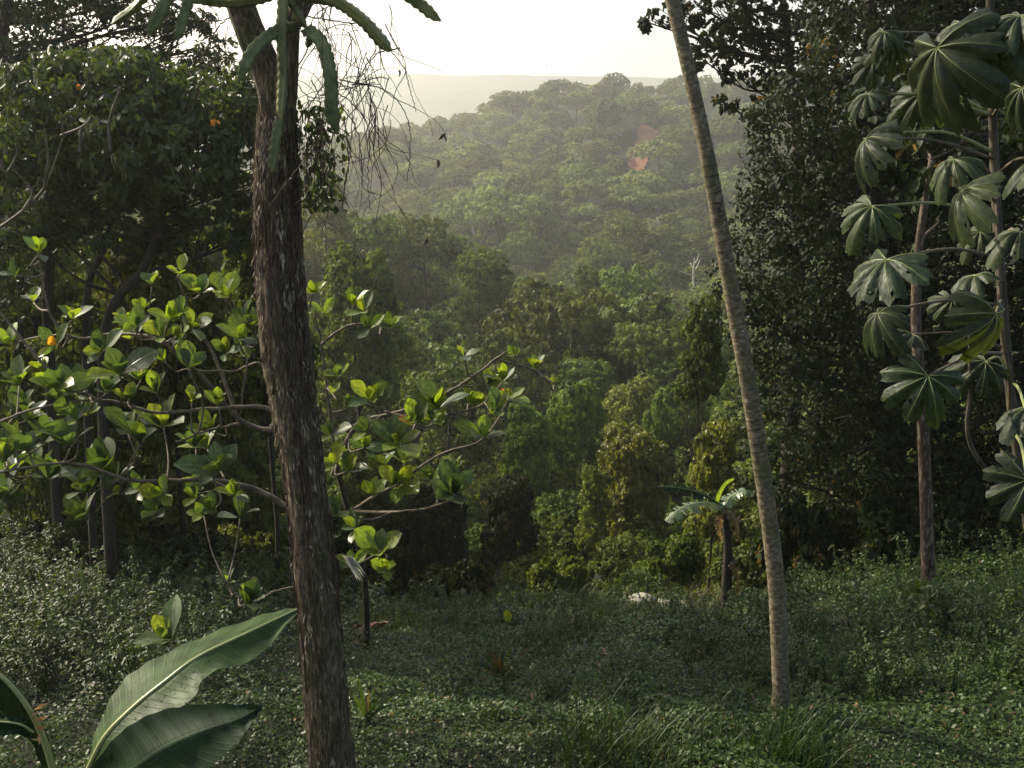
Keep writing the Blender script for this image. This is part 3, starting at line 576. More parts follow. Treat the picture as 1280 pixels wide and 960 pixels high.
# slim dark leaning trunk beside it
b = at(95, 520, 14); b[2] = terrain(b[0], b[1]) - .2
cl = [(at(x, y, d), r) for x, y, d, r in [(160, 190, 14.2, .6), (110, 180, 14.5, .7), (180, 150, 14.6, .7)]]
near_tree('slim_tree', 'slim dark leaning tree in front of the sunlit greenery on the left', 'tree', [b, at(107, 400, 14), at(130, 310, 14), at(155, 225, 14.1), at(165, 160, 14.3)], [.06, .05, .045, .035, .025], cl, 0.17, 'left', 'darkbark', per=30, dens=1, flat=.5)
b = at(55, 540, 15); b[2] = terrain(b[0], b[1]) - .2
near_tree('slim_tree', 'upright dark trunk rising into the shaded upper left foliage', 'tree', [b, at(60, 400, 15), at(67, 300, 15), at(70, 200, 15)], [.09, .08, .065, .05], [(at(70, 190, 15.2), .8), (at(30, 160, 15.2), .8)], 0.17, 'dark', 'darkbark', per=34, dens=1)

# right: huge dark tree
def right_clumps():
    out = []
    r = np.random.default_rng(5)
    def rightmass(px, py): 
        # outline of the left side of the crown in the photograph
        edge = np.interp(py, [-80, 20, 60, 90, 130, 170, 230, 300, 360, 430, 520, 620, 700], [840, 845, 880, 880, 930, 900, 880, 862, 885, 885, 905, 930, 960])
        return px - edge
    for lay in range(2):
        for py in np.arange(-100, 700, 62):
            for px in np.arange(850, 1440, 66):
                x = px + r.uniform(-26, 26) + 33 * lay; y_ = py + r.uniform(-24, 24); d = 18.2 + 1.9 * lay + r.uniform(-.6, .9); rr = r.uniform(.62, 1.0)
                if rightmass(x, y_) < rr * F / d * .8: continue
                if y_ < 100 and x < 1075: continue
                out.append((at(x, y_, d), rr))
    return out
b = at(1110, 700, 20); b[2] = terrain(b[0], b[1]) - .3
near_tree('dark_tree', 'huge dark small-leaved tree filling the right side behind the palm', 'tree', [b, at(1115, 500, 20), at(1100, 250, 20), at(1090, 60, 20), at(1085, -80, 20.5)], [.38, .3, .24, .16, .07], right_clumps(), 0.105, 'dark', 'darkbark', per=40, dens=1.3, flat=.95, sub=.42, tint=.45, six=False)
# sparse sunlit top branches against the sky
b = at(985, 690, 23); b[2] = terrain(b[0], b[1]) - .3
cl = [(at(x, y, d), r) for x, y, d, r in [(835, 15, 22, .32), (815, 30, 22, .2), (893, 45, 22, .5), (905, 15, 22, .5), (935, 70, 22, .45), (880, 75, 22, .25), (950, 20, 22.4, .55), (990, 45, 22.5, .6), (1000, 90, 22.5, .6), (960, 110, 22, .4), (1040, 30, 23, .7), (915, 90, 22, .25), (870, 5, 22, .4), (1020, -30, 23, .7), (925, -30, 23, .6), (1050, 90, 22, .7), (905, 130, 21.6, .22)]]
near_tree('open_tree', 'open-crowned tree with dangling leaves against the sky right of the palm', 'tree', [b, at(990, 500, 22.6), at(1000, 250, 22.5), at(985, 60, 22.5), at(970, -60, 22.8)], [.22, .19, .14, .08, .04], cl, 0.125, 'dark', 'darkbark', per=26, dens=.8, flat=.8, sub=.3, tint=.6)

# ------------------------------------------------------------------ thick forked trunk
def bark_tube(P, r, sides, t, seed, ridge=0.17):
    T, A, B = frames(P); n = len(P); th = np.linspace(0, 2 * math.pi, sides, endpoint=False)
    L = np.concatenate([[0], np.cumsum(np.linalg.norm(np.diff(P, axis=0), axis=1))])
    TH, LL = np.meshgrid(th, L)
    cx, cy = np.cos(TH), np.sin(TH)
    d = (fbm(cx * 1.2 + seed, cy * 1.2, LL * 2.5) - .47) * 0.9 + (fbm(cx * 3.2 + seed, cy * 3.2, LL * 1.6) - .47) * 0.5 + (np.abs(fbm(cx * 9 + seed, cy * 9, LL * 2.2) - .47)) * -0.55 + (fbm(cx * 22, cy * 22, LL * 7) - .47) * .22
    rr = r[:, None] * (1 + ridge * 3 * d)
    v = P[:, None] + rr[..., None] * (cx[..., None] * A[:, None] + cy[..., None] * B[:, None]); v = v.reshape(-1, 3)
    i, j = np.meshgrid(np.arange(n - 1), np.arange(sides), indexing='ij'); j2 = (j + 1) % sides
    f = np.stack([i * sides + j, i * sides + j2, (i + 1) * sides + j2, (i + 1) * sides + j], -1).reshape(-1, 4)
    return dict(v=v, f=f, t=t, m=0)
DT = 6.3
def tp(*a): return [at(x, y, DT + dd) for x, y, dd in a]
path = tp((425, 1060, -.15), (415, 960, 0), (401, 800, .02), (381, 600, .05), (362, 470, .08), (350, 350, .1), (346, 250, .1), (346, 180, .12), (346, 130, .12))
rad_px = [54, 40, 34, 31, 34, 35, 33, 28, 25]
mt = thing('forked_tree', 'thick rough-barked forked trunk rising through the whole left of view', 'tree', (path[0][0], path[0][1], float(terrain(path[0][0], path[0][1]))))
mb = np.array(mt.location)
P = smooth_path(path, 330); r = np.interp(np.linspace(0, 1, 330), np.linspace(0, 1, len(rad_px)), rad_px) / F * DT * 0.83
build('trunk', mirror_local([bark_tube(P, r, 110, .5, 1)], mb), [M['bark']], mt)
P2 = smooth_path(tp((350, 165, .1), (338, 100, .13), (318, 50, .15), (300, 0, .2), (285, -60, .25), (262, -150, .3)), 120)
build('branch', mirror_local([bark_tube(P2, np.linspace(19, 15, 120) / F * DT, 60, .5, 4)], mb), [M['bark']], mt)
P3 = smooth_path(tp((353, 165, .05), (358, 110, .05), (361, 50, .05), (366, 0, .05), (375, -60, 0), (395, -160, 0)), 120)
build('branch', mirror_local([bark_tube(P3, np.linspace(14, 10, 120) / F * DT, 60, .5, 9)], mb), [M['bark']], mt)
P4 = smooth_path(tp((362, 40, .1), (385, 0, .2), (400, -60, .3)), 40)
build('branch', mirror_local([bark_tube(P4, np.linspace(9, 6, 40) / F * DT, 30, .5, 12)], mb), [M['bark']], mt)
# peeling flakes
T, A, B = frames(P); nf = 8000; k = rng.integers(4, 326, nf); th = rng.uniform(0, 6.28, nf)
out_ = np.cos(th)[:, None] * A[k] + np.sin(th)[:, None] * B[k]; pos = P[k] + out_ * (r[k] * rng.uniform(1.0, 1.09, nf))[:, None]
D = nrm(T[k] * rng.choice([-1, 1], nf)[:, None] + out_ * rng.uniform(-.15, .35, nf)[:, None] + rng.normal(0, .15, (nf, 3)))
fl = leaves(pos, D, out_, rng.uniform(.02, .085, nf), rng.uniform(.004, .014, nf), rng.uniform(0, 1, nf), fold=.3)
tag(build('bark_flake', mirror_local([fl], mb), [M['flake']], mt), kind='stuff')
# roots of climbers clinging on
ch = []
for q in range(30):
    k0 = rng.integers(60, 200); k1 = min(329, k0 + rng.integers(80, 200)); ks = np.linspace(k0, k1, 26).astype(int); a0 = rng.uniform(0, 6.28)
    th = a0 + np.cumsum(rng.normal(0, .12, 26)); o_ = np.cos(th)[:, None] * A[ks] + np.sin(th)[:, None] * B[ks]
    ch.append(tube(smooth_path(P[ks] + o_ * (r[ks] * 1.04)[:, None], 70), np.full(70, rng.uniform(.003, .011)), 5))
rt = build('clinging_root', mirror_local(ch, mb), [M['vine']], mt); tag(rt, kind='stuff')

# ------------------------------------------------------------------ climbing cactus
ca = thing('climbing_cactus', 'ribbed green climbing cactus drooping from the fork of the thick trunk', 'cactus', at(358, 40, DT))
cb = np.array(ca.location)
def cactus_stem(pts, wpx, seed):
    p = smooth_path([at(x, y, d) for x, y, d in pts], 64); T, A, B = frames(p); n = 64
    L = np.concatenate([[0], np.cumsum(np.linalg.norm(np.diff(p, axis=0), axis=1))]); d = np.mean([q[2] for q in pts])
    R = wpx * .5 / F * d * 1.1; end = np.clip(np.minimum((L[-1] - L) / (R * 2), 1), 0.05, 1) ** .5
    sides = 12; th = np.linspace(0, 2 * math.pi, sides, endpoint=False)
    wing = np.array([1.0, .55, .38, .55] * 3); scal = 1 + .22 * np.abs(np.sin(L * 62 + seed))
    rr = R * end[:, None] * (1 + (wing[None] - 1)) * (1 + (scal[:, None] - 1.1) * (wing > .9)[None])
    th = th[None] + L[:, None] * .5 + seed
    v = (p[:, None] + rr[..., None] * (np.cos(th)[..., None] * A[:, None] + np.sin(th)[..., None] * B[:, None]))
    i, j = np.meshgrid(np.arange(n - 1), np.arange(sides), indexing='ij'); j2 = (j + 1) % sides
    f = np.stack([i * sides + j, i * sides + j2, (i + 1) * sides + j2, (i + 1) * sides + j], -1).reshape(-1, 4)
    st = build('stem', mirror_local([dict(v=v.reshape(-1, 3), f=[f, np.array([[(n - 1) * sides + q for q in range(sides)]])])], cb), [M['cactus']], ca)
    sp = []
    pk = [i for i in range(2, n - 1) if scal[i] > scal[i - 1] and scal[i] >= scal[i + 1]]
    for i_ in pk:
        for w_ in (0, 4, 8):
            for _ in range(3):
                s_ = v[i_, w_]; o_ = nrm(s_ - p[i_] + rng.normal(0, .012, 3)); sp.append(tube(np.array([s_, s_ + o_ * .014]), [.0012, .0004], 3))
    if sp: tag(build('spine', mirror_local(sp, cb), [M['spine']], st), kind='stuff')
for q, (pts, wp) in enumerate([
    ([(367, 31, DT - .1), (345, 38, DT - .2), (318, 62, DT - .3), (299, 99, DT - .35)], 15),
    ([(384, 38, DT - .1), (402, 56, DT - .2), (412, 95, DT - .25), (414, 135, DT - .25), (421, 166, DT - .25)], 17),
    ([(384, 34, DT - .1), (386, 46, DT - .15), (384, 60, DT - .18)], 11),
    ([(350, -20, DT - .15), (366, 8, DT - .15), (383, 36, DT - .12)], 11),
    ([(372, -8, DT - .05), (420, 0, DT - .1), (452, 22, DT - .2), (473, 45, DT - .25), (488, 64, DT - .3)], 16),
    ([(470, -60, DT), (505, -12, DT - .1), (530, 8, DT - .1), (551, 26, DT - .15)], 14),
    ([(225, -40, DT - .2), (205, 5, DT - .3), (185, 45, DT - .35)], 15),
    ([(250, -50, DT - .2), (236, -5, DT - .3), (220, 50, DT - .4)], 13),
    ([(200, -40, DT - .1), (172, 5, DT - .2), (140, 30, DT - .3)], 10),
    ([(240, -2, DT + .15), (280, 3, DT + .1), (320, 0, DT), (355, -12, DT - .05)], 10),
    ([(356, -20, DT - .17), (353, 40, DT - .2), (355, 90, DT - .21), (352, 150, DT - .24)], 13),
    ([(349, 150, DT - .26), (343, 185, DT - .29), (340, 215, DT - .3)], 12)]):
    cactus_stem(pts, wp, q * 1.7)

# ------------------------------------------------------------------ dry vines hanging by the trunk
def vine_thing(name, label, box, nmain, lenr, seed, hand=(), loopy=.5):
    r_ = np.random.default_rng(seed); x0, y0, x1, y1 = box
    loc = at((x0 + x1) / 2, y0, DT); t = thing(name, label, 'vine', loc); ch = []
    for pts in hand:
        p = np.array(pts, float); w3 = np.array([at(a, b_, DT - .1 + r_.normal(0, .04)) for a, b_ in p]); nn = 10 * len(w3)
        q = smooth_path(w3, nn) + r_.normal(0, .0025, (nn, 3)); ch.append(tube(q, np.linspace(.0045, .0022, nn), 4))
    for _ in range(nmain):
        p = np.array([r_.uniform(x0, x1), r_.uniform(y0, y0 + (y1 - y0) * .55), DT + r_.normal(0, .15)]); a = r_.uniform(.9, 2.2) if r_.uniform() > loopy else r_.uniform(0, 6.28)
        pts = [at(*p)]; n = int(r_.uniform(*lenr)); da = 0
        for k in range(n):
            da = .6 * da + r_.normal(0, .15); a += da; a = a + .15 * (1.57 - a)
            p = p + [8 * math.cos(a), 8 * math.sin(a), r_.normal(0, .015)]; pts.append(at(*p))
        q = smooth_path(pts, n * 3); ch.append(tube(q, np.linspace(r_.uniform(.002, .0045), .0013, n * 3), 4))
        if r_.uniform() < .12:
            e = pts[-1][None]; ch.append(leaves(e + r_.normal(0, .006, (3, 3)), nrm(np.array([[0, 0, -1.0]]) + r_.normal(0, .4, (3, 3))), rdir(3), .05, .025, .5))
    build('strand', mirror_local(ch, np.array(t.location)), [M['vine']], t)['kind'] = 'stuff'
    return t
vine_thing('hanging_vines', 'tangle of thin dry vines hanging right of the thick trunk against the sky', (395, 5, 490, 270), 80, (8, 26), 3, loopy=.3, hand=[
    [(487, 62), (505, 85), (512, 110), (520, 140)], [(413, 165), (430, 170), (438, 190), (430, 240), (436, 262)], [(425, 130), (445, 160), (452, 200), (455, 235), (478, 245)],
    [(440, 105), (475, 110), (500, 130), (512, 160), (512, 200), (508, 225)], [(380, 20), (430, 28), (460, 35), (470, 60), (450, 95), (440, 130), (445, 170)], [(400, 120), (420, 115), (450, 140), (462, 170), (460, 215), (462, 262)],
    [(385, 60), (370, 95), (385, 120), (420, 125), (445, 150)], [(500, 60), (470, 68), (455, 92), (430, 98)], [(425, 100), (455, 105), (475, 105)], [(390, 100), (400, 130), (395, 190), (390, 240), (372, 262)], [(430, 150), (436, 200), (428, 255), (437, 265)]])
vine_thing('hanging_vines', 'short loops of thin dry vine left of the fork against the sky', (258, 15, 300, 70), 8, (6, 14), 8, hand=[[(255, 25), (262, 50), (285, 70), (300, 80)], [(262, 45), (280, 65), (297, 75)], [(275, 30), (290, 22), (298, 35), (288, 55)]])
vine_thing('hanging_vines', 'dense dark vine curtain clinging to the right side of the thick trunk', (378, 120, 412, 300), 40, (5, 18), 12, loopy=.2)
# dark leafy climber beside trunk
t = thing('leafy_climber', 'small dark leaved climber on the right side of the thick trunk', 'climber', at(392, 150, DT)); n = 420
pp = np.array([at(*q) for q in zip(rng.normal(398, 15, n), rng.uniform(130, 260, n), rng.normal(DT + .05, .12, n))])
build('foliage', mirror_local([leaves(pp, nrm(rng.normal(0, .6, (n, 3)) + [0, 0, -1]), rdir(n), .05, .028, rng.uniform(.2, 1, n), six=True)], np.array(t.location)), [M['left']], t)
# bare brown twigs in front of the left foliage
t = thing('dry_branch', 'bare crooked brown branch reaching up at the left edge', 'branch', at(0, 285, 9)); ch = []
for pts in [[(-40, 310), (0, 284), (30, 262), (55, 235), (68, 205), (78, 170), (76, 140)], [(55, 235), (60, 200), (55, 160)], [(30, 262), (40, 240), (20, 215)], [(76, 170), (100, 160), (112, 150)], [(0, 200), (8, 215), (20, 195), (20, 180)], [(100, 190), (101, 165), (112, 150)], [(138, 190), (136, 155), (145, 125), (150, 110), (142, 115)]]:
    q = smooth_path([at(x, y, 9) for x, y in pts], 30); ch.append(tube(q, np.linspace(.016, .005, 30), 5))
build('twig', mirror_local(ch, np.array(t.location)), [M['twig']], t)
for (x, y, d) in ((98, 107, 12.2), (267, 151, 12.0)):
    n = 9; c = at(x, y, d); build_ = leaves(c + rng.normal(0, .012, (n, 3)), nrm(rng.normal(0, .5, (n, 3)) + [0, 0, -1]), rdir(n), (.06 if d > 8 else .03), (.035 if d > 8 else .018), .5, six=True)
    o = build('orange_leaves', mirror_local([build_], c), [M['orange']]); o.location = c
    tag(o, {98: 'orange leaf tuft in the upper left foliage', 267: 'orange leaf tuft left of the thick trunk', 371: 'small orange leaf tuft on the thick trunk bark'}[x], 'leaves')

# ------------------------------------------------------------------ leaning palm
pt = [(1004, 1010, 8.3), (990, 930, 8.3), (976, 860, 8.25), (971, 740, 8.2), (960, 640, 8.15), (937, 490, 8.1), (912, 350, 8.05), (887, 210, 8), (866, 110, 8), (838, -10, 8), (805, -150, 8), (780, -330, 8)]
pts = [at(976, 905, 8.3)] + [at(*q) for q in pt[2:]]
g0 = pts[0].copy(); g0[2] = min(float(terrain(g0[0], g0[1])), g0[2]) - .15; pts[0] = g0
pm = thing('palm_tree', 'slender ringed palm trunk leaning left in front of the dark tree', 'palm', g0); n = 2600
P = smooth_path(pts, n); zpx = np.array([project(p)[1] for p in P])
wpx = np.interp(zpx, [-330, 0, 130, 200, 350, 480, 640, 860, 950], [14, 16, 17, 18.5, 20, 21, 22.5, 24, 40]); r = wpx * .5 / F * 8.1
L = np.concatenate([[0], np.cumsum(np.linalg.norm(np.diff(P, axis=0), axis=1))])
ph = L / .075 + 2.2 * fbm(L * 3, L * 0); rg = (np.abs(ph % 1 - .5) * 2) ** 4; r = r * (1 + .06 * rg * noise3(L * 9, L * 0, 3) + .05 * (fbm(L * 4, L * 0 + 3) - .5))
ch = tube(P, r, 24, t=np.repeat(((ph % 1) < .11) * (.1 + .75 * noise3(L * 5, L * 0, 8)), 24)); ch['v'] += (0.006 * (fbm(ch['v'][:, 0] * 30, ch['v'][:, 1] * 30, ch['v'][:, 2] * 12) - .5))[:, None]
build('trunk', mirror_local([ch], g0), [M['palmbark']], pm)
top = P[-1]
for q in range(9):
    a = q * 2.4; e = top + np.array([math.cos(a) * 1.9, math.sin(a) * 1.9, -.3 + .7 * (q % 3)]); md = (top + e) / 2 + [0, 0, .8]
    R = smooth_path([top, md, e], 40); T, A, B = frames(R); T2 = np.repeat(T, 2, 0); R2 = np.repeat(R, 2, 0); sgn = np.tile([1, -1], 40)[:, None]
    S = nrm(np.cross(T2, [0, 0, 1.0])) * sgn; D = nrm(S + T2 * .6 + [0, 0, -.35])
    build('frond', mirror_local([tube(R, np.linspace(.02, .006, 40), 5), leaves(R2, D, np.tile([0, 0, 1.0], (80, 1)), .55, .045, .5)], g0), [M['left']], pm)

# ------------------------------------------------------------------ big-leaved branches
def leaf_mesh(name, L, W, bend, cup, matk, obov=.62, seed=0, nl=7, nw=5):
    """obovate blade with midrib crease; grows along +Y, face up +Z"""
    v = np.linspace(0, 1, nl); u = np.linspace(-1, 1, nw); r_ = np.random.default_rng(seed)
    V, U = np.meshgrid(v, u, indexing='ij')
    wid = (np.sin(np.pi * V ** (math.log(.5) / math.log(obov))) ** .75) * W * .5 + 0.003
    wid[-1] = W * .04
    x = U * wid; y_ = V * L; z = cup * np.abs(U) ** 1.3 * wid - bend * L * V ** 2 + .012 * np.sin(V * 9 + seed) * U
    vs_ = np.stack([x, y_, z], -1).reshape(-1, 3)
    i, j = np.meshgrid(np.arange(nl - 1), np.arange(nw - 1), indexing='ij'); f = np.stack([i * nw + j, i * nw + j + 1, (i + 1) * nw + j + 1, (i + 1) * nw + j], -1).reshape(-1, 4)
    return build(name, [dict(v=vs_, f=f, t=.3 + .5 * V.ravel(), uv=np.stack([U.ravel(), V.ravel()], 1))], [M[matk]], link=False).data
BL = {k: [leaf_mesh('leaf', 1.0, w_, b_, c_, mk, seed=s_) for s_, (w_, b_, c_) in enumerate([(.60, .08, .35), (.52, .22, .3), (.64, .02, .45), (.56, -.12, .35), (.60, .34, .15)])] for k, mk in (('g', 'big'), ('y', 'bigy'), ('o', 'bigo'))}
def orient(o, D, N):
    D = Vector(D).normalized(); N = Vector(N); X_ = D.cross(N).normalized(); N = X_.cross(D)
    from mathutils import Matrix
    m_ = Matrix((X_, D, N)).transposed(); o.rotation_mode = 'XYZ'; o.rotation_euler = m_.to_euler()
def big_leaf_tree(name, label, cat, trunk_pts, tr, rosettes, branches, seed):
    r_ = np.random.default_rng(seed); base = np.array(trunk_pts[0]); t = thing(name, label, cat, base); n_ = 0; extra = []
    build('trunk', mirror_local([tube(smooth_path(trunk_pts, 40), np.interp(np.linspace(0, 1, 40), np.linspace(0, 1, len(tr)), tr), 9)], base), [M['greybark']], t)
    bp = []
    for pts, r0 in branches:
        w3 = [at(*q) for q in pts]; nn = 14 * len(pts); q = smooth_path(w3, nn) + np.cumsum(r_.normal(0, .002, (nn, 3)), 0); bp.append(q)
        build('branch', mirror_local([tube(q, np.linspace(r0, .007, nn), 6)], base), [M['twig']], t)
    allb = np.concatenate(bp)
    for (x, y, d, ln, num, yel) in rosettes:
        num += 1; ln *= .74 if ln < 44 else .84; yel += .08; num += int(r_.uniform() < .6); yel = .05 + yel * .95
        c = at(x, y, d); dd = np.linalg.norm(allb - c, axis=1) + .7 * np.maximum(0, allb[:, 2] - c[2]); s_ = allb[int(np.argmin(dd))]
        if np.linalg.norm(s_ - c) > .04:
            md = (s_ + c) / 2 + r_.normal(0, .03, 3) - [0, 0, .04]; build('twig', mirror_local([tube(smooth_path([s_, md, c], 8), np.linspace(.009, .006, 8), 5)], base), [M['twig']], t)
        ax = nrm(nrm(c - s_) * .35 + np.array([0, -.4, .85]) + r_.normal(0, .15, 3)); a0 = r_.uniform(0, 6.28)
        e1 = nrm(np.cross(ax, [0.3, 1, .2])); e2 = np.cross(ax, e1)
        for k in range(num):
            a = a0 + k * 6.283 / num + r_.normal(0, .25); tilt = r_.uniform(.2, .6) if k % 3 == 0 else r_.uniform(.55, 1.2)
            rad = math.cos(a) * e1 + math.sin(a) * e2; tilt *= .86; D = ax * math.cos(tilt) + rad * math.sin(tilt); N = ax * math.sin(tilt) - rad * math.cos(tilt) + r_.normal(0, .2, 3)
            u = r_.uniform(); kk = 'y' if u < yel else ('o' if u > .992 and ln < 38 else 'g')
            if n_ >= 298:
                me_ = BL[kk][int(r_.integers(5))]; vv = np.empty(len(me_.vertices) * 3, np.float32); me_.vertices.foreach_get('co', vv); vv = vv.reshape(-1, 3) * (ln / F * d * r_.uniform(.62, 1.12))
                Dn = nrm(D); Xn = nrm(np.cross(Dn, N)); Nn_ = np.cross(Xn, Dn); i7, j7 = np.meshgrid(np.arange(6), np.arange(4), indexing='ij')
                extra.append(dict(v=vv[:, :1] * Xn + vv[:, 1:2] * Dn + vv[:, 2:] * Nn_ + c - base + D * .012, f=np.stack([i7 * 5 + j7, i7 * 5 + j7 + 1, (i7 + 1) * 5 + j7 + 1, (i7 + 1) * 5 + j7], -1).reshape(-1, 4), t=.5, m=0 if kk != 'y' else 1, uv=np.stack([np.tile(np.linspace(-1, 1, 5), 7), np.repeat(np.linspace(0, 1, 7), 5)], 1))); continue
            o = bpy.data.objects.new('leaf', BL[kk][int(r_.integers(5))]); C.objects.link(o); o.parent = t; L_ = ln / F * d * r_.uniform(.62, 1.12) * (1.15 if tilt > .6 else .9)
            o.location = c - base + D * .012; orient(o, D, N); o.scale = (L_ * r_.uniform(.9, 1.15), L_, L_); n_ += 1
    if extra: build('leaf', extra, [M['big'], M['bigy']], t)['kind'] = 'stuff'
    return t
DA = 7.6
b = at(418, 980, 8.2); b[2] = terrain(b[0], b[1]) - .1
RL = [(48, 318, 30, 4, .7), (20, 345, 26, 3, .3), (42, 378, 30, 3, .3), (225, 342, 28, 2, .9), (190, 358, 28, 3, .6), (250, 368, 36, 5, .4), (283, 372, 34, 4, .4), (305, 402, 34, 4, .2), (212, 400, 36, 6, .45), (172, 408, 34, 5, .35), (206, 452, 28, 2, .8), (72, 432, 34, 5, .25), (14, 430, 34, 4, .15), (24, 482, 42, 5, .3), (70, 486, 46, 6, .2), (130, 440, 40, 5, .4), (150, 468, 44, 6, .2), (240, 410, 40, 5, .3), (236, 462, 40, 5, .1), (196, 492, 36, 5, .4), (240, 502, 28, 3, .9), (272, 508, 28, 3, .7), (88, 560, 52, 6, .1), (55, 555, 50, 5, .1), (205, 536, 44, 6, .1), (245, 560, 40, 5, .2), (140, 588, 54, 7, .15), (275, 590, 54, 5, .2), (150, 618, 36, 3, .5), (205, 618, 38, 4, .4), (246, 622, 40, 5, .4), (293, 620, 36, 4, .5), (108, 650, 46, 4, 0), (10, 625, 50, 4, 0), (300, 648, 46, 4, .1), (20, 560, 46, 4, .1), (180, 610, 34, 4, .3), (308, 755, 44, 5, .15), (285, 730, 24, 3, .2), (215, 800, 52, 5, 0), (110, 520, 40, 5, .2), (35, 525, 40, 5, .2), (175, 555, 40, 5, .2), (110, 615, 44, 5, .1), (265, 540, 36, 5, .4), (90, 400, 30, 4, .3), (160, 500, 36, 5, .4), (225, 425, 32, 5, .4), (60, 600, 46, 5, 0), (285, 440, 34, 5, .3), (5, 580, 40, 5, .1), (255, 645, 38, 4, .2)] + [(random.uniform(-10, 320), random.uniform(455, 650), random.uniform(30, 44), 5, .1) for _ in range(26)] + [(random.uniform(150, 330), random.uniform(365, 450), random.uniform(26, 34), 4, .4) for _ in range(10)]; random.shuffle(RL)
big_leaf_tree('big_leaved_tree', 'spreading tree of large rounded backlit leaves left of the thick trunk', 'tree', [b, at(402, 860, 8.0), at(384, 700, 7.9), at(366, 600, 7.8), at(340, 530, 7.8)], [.06, .05, .045, .035, .022],
    [(x, y, DA + random.uniform(-.5, .5), s_ * 1.08, k, q) for x, y, s_, k, q in RL],
    [([(370, 640, 7.8), (318, 612, 7.8), (260, 600, 7.6), (170, 600, 7.4), (80, 580, 7.2), (-40, 600, 7)], .028), ([(366, 590, 7.8), (340, 515, 7.8), (260, 512, 7.7), (190, 516, 7.6), (120, 500, 7.5), (40, 510, 7.3), (-40, 540, 7.2)], .022),
     ([(345, 540, 7.8), (300, 525, 7.8), (250, 470, 7.7), (200, 430, 7.6), (150, 420, 7.7), (100, 425, 7.7), (70, 400, 7.7), (55, 330, 7.7)], .022), ([(300, 530, 7.8), (270, 450, 8), (240, 400, 8), (222, 350, 8)], .018), ([(350, 545, 7.8), (330, 460, 7.9), (290, 465, 7.9), (230, 465, 7.8)], .016),
     ([(120, 500, 7.5), (70, 470, 7.4), (30, 430, 7.4), (-10, 380, 7.5)], .016), ([(305, 420, 8), (310, 440, 7.9), (300, 530, 7.8)], .012), ([(300, 530, 7.8), (260, 540, 7.3), (215, 555, 7.1)], .014), ([(384, 730, 7.9), (345, 740, 7.8), (318, 752, 7.8), (300, 745, 7.7), (285, 730, 7.7)], .012), ([(232, 965, 7.0), (226, 900, 7.0), (220, 850, 7.0), (215, 815, 7.0)], .012)], 3)
b = ground_at(458, 812); b[2] -= .1
dB = b[1]
RR = [(390, 368, 30, 4, .7), (405, 395, 28, 3, .6), (442, 382, 32, 4, .5), (462, 412, 30, 3, .2), (490, 410, 36, 4, .5), (432, 512, 30, 3, .2), (462, 500, 40, 7, .35), (418, 492, 24, 2, .5), (548, 512, 44, 7, .35), (580, 446, 26, 3, .6), (643, 445, 28, 3, .8), (608, 482, 36, 6, .5), (628, 478, 34, 5, .4), (668, 462, 34, 3, .6), (692, 482, 22, 2, .8), (618, 515, 36, 4, .2), (604, 548, 40, 5, .3), (500, 556, 42, 7, .35), (480, 585, 36, 5, .3), (540, 525, 32, 4, .3), (432, 590, 40, 5, .4), (498, 606, 44, 7, .35), (568, 618, 46, 6, .2), (475, 690, 42, 3, .7), (484, 712, 34, 3, .8), (448, 660, 36, 4, .2), (415, 545, 34, 4, .3), (425, 640, 36, 4, .2), (455, 560, 30, 4, .2), (440, 705, 34, 4, .1), (520, 530, 36, 5, .4), (585, 505, 34, 5, .4), (540, 600, 38, 5, .3), (460, 540, 36, 5, .3), (505, 580, 36, 5, .4), (425, 470, 30, 5, .4), (465, 620, 36, 5, .3), (635, 500, 30, 4, .5), (455, 390, 28, 4, .6), (410, 610, 34, 5, .2), (570, 590, 34, 4, .3), (420, 580, 34, 4, .3)]
big_leaf_tree('big_leaved_tree', 'smaller tree of upright yellow green leaves right of the thick trunk', 'tree', [b, at(458, 760, dB - .5), at(452, 700, dB - 1.2), at(436, 640, dB - 2), at(420, 580, 7.9)], [.045, .04, .036, .032, .024],
    [(x, y, DA + random.uniform(-.4, .4), s_ * 1.05, k, q) for x, y, s_, k, q in RR],
    [([(420, 580, 7.9), (450, 530, 7.8), (500, 515, 7.7), (545, 500, 7.6), (590, 475, 7.6), (625, 450, 7.6), (643, 440, 7.6)], .02), ([(436, 640, dB - 2), (500, 600, 7.8), (545, 570, 7.7), (600, 552, 7.6)], .018), ([(420, 580, 7.9), (410, 490, 7.9), (402, 430, 7.9), (392, 380, 7.9)], .016), ([(402, 430, 7.9), (440, 405, 7.8), (495, 412, 7.7)], .012),
     ([(436, 640, dB - 2), (480, 640, 7.9), (530, 635, 7.7), (568, 625, 7.6)], .015), ([(480, 514, 7.7), (540, 520, 7.6), (600, 505, 7.5), (612, 490, 7.5)], .012), ([(625, 450, 7.6), (660, 460, 7.6), (692, 480, 7.5)], .009), ([(452, 700, dB - 1.2), (470, 680, 8.2), (485, 700, 7.9)], .013)], 9)
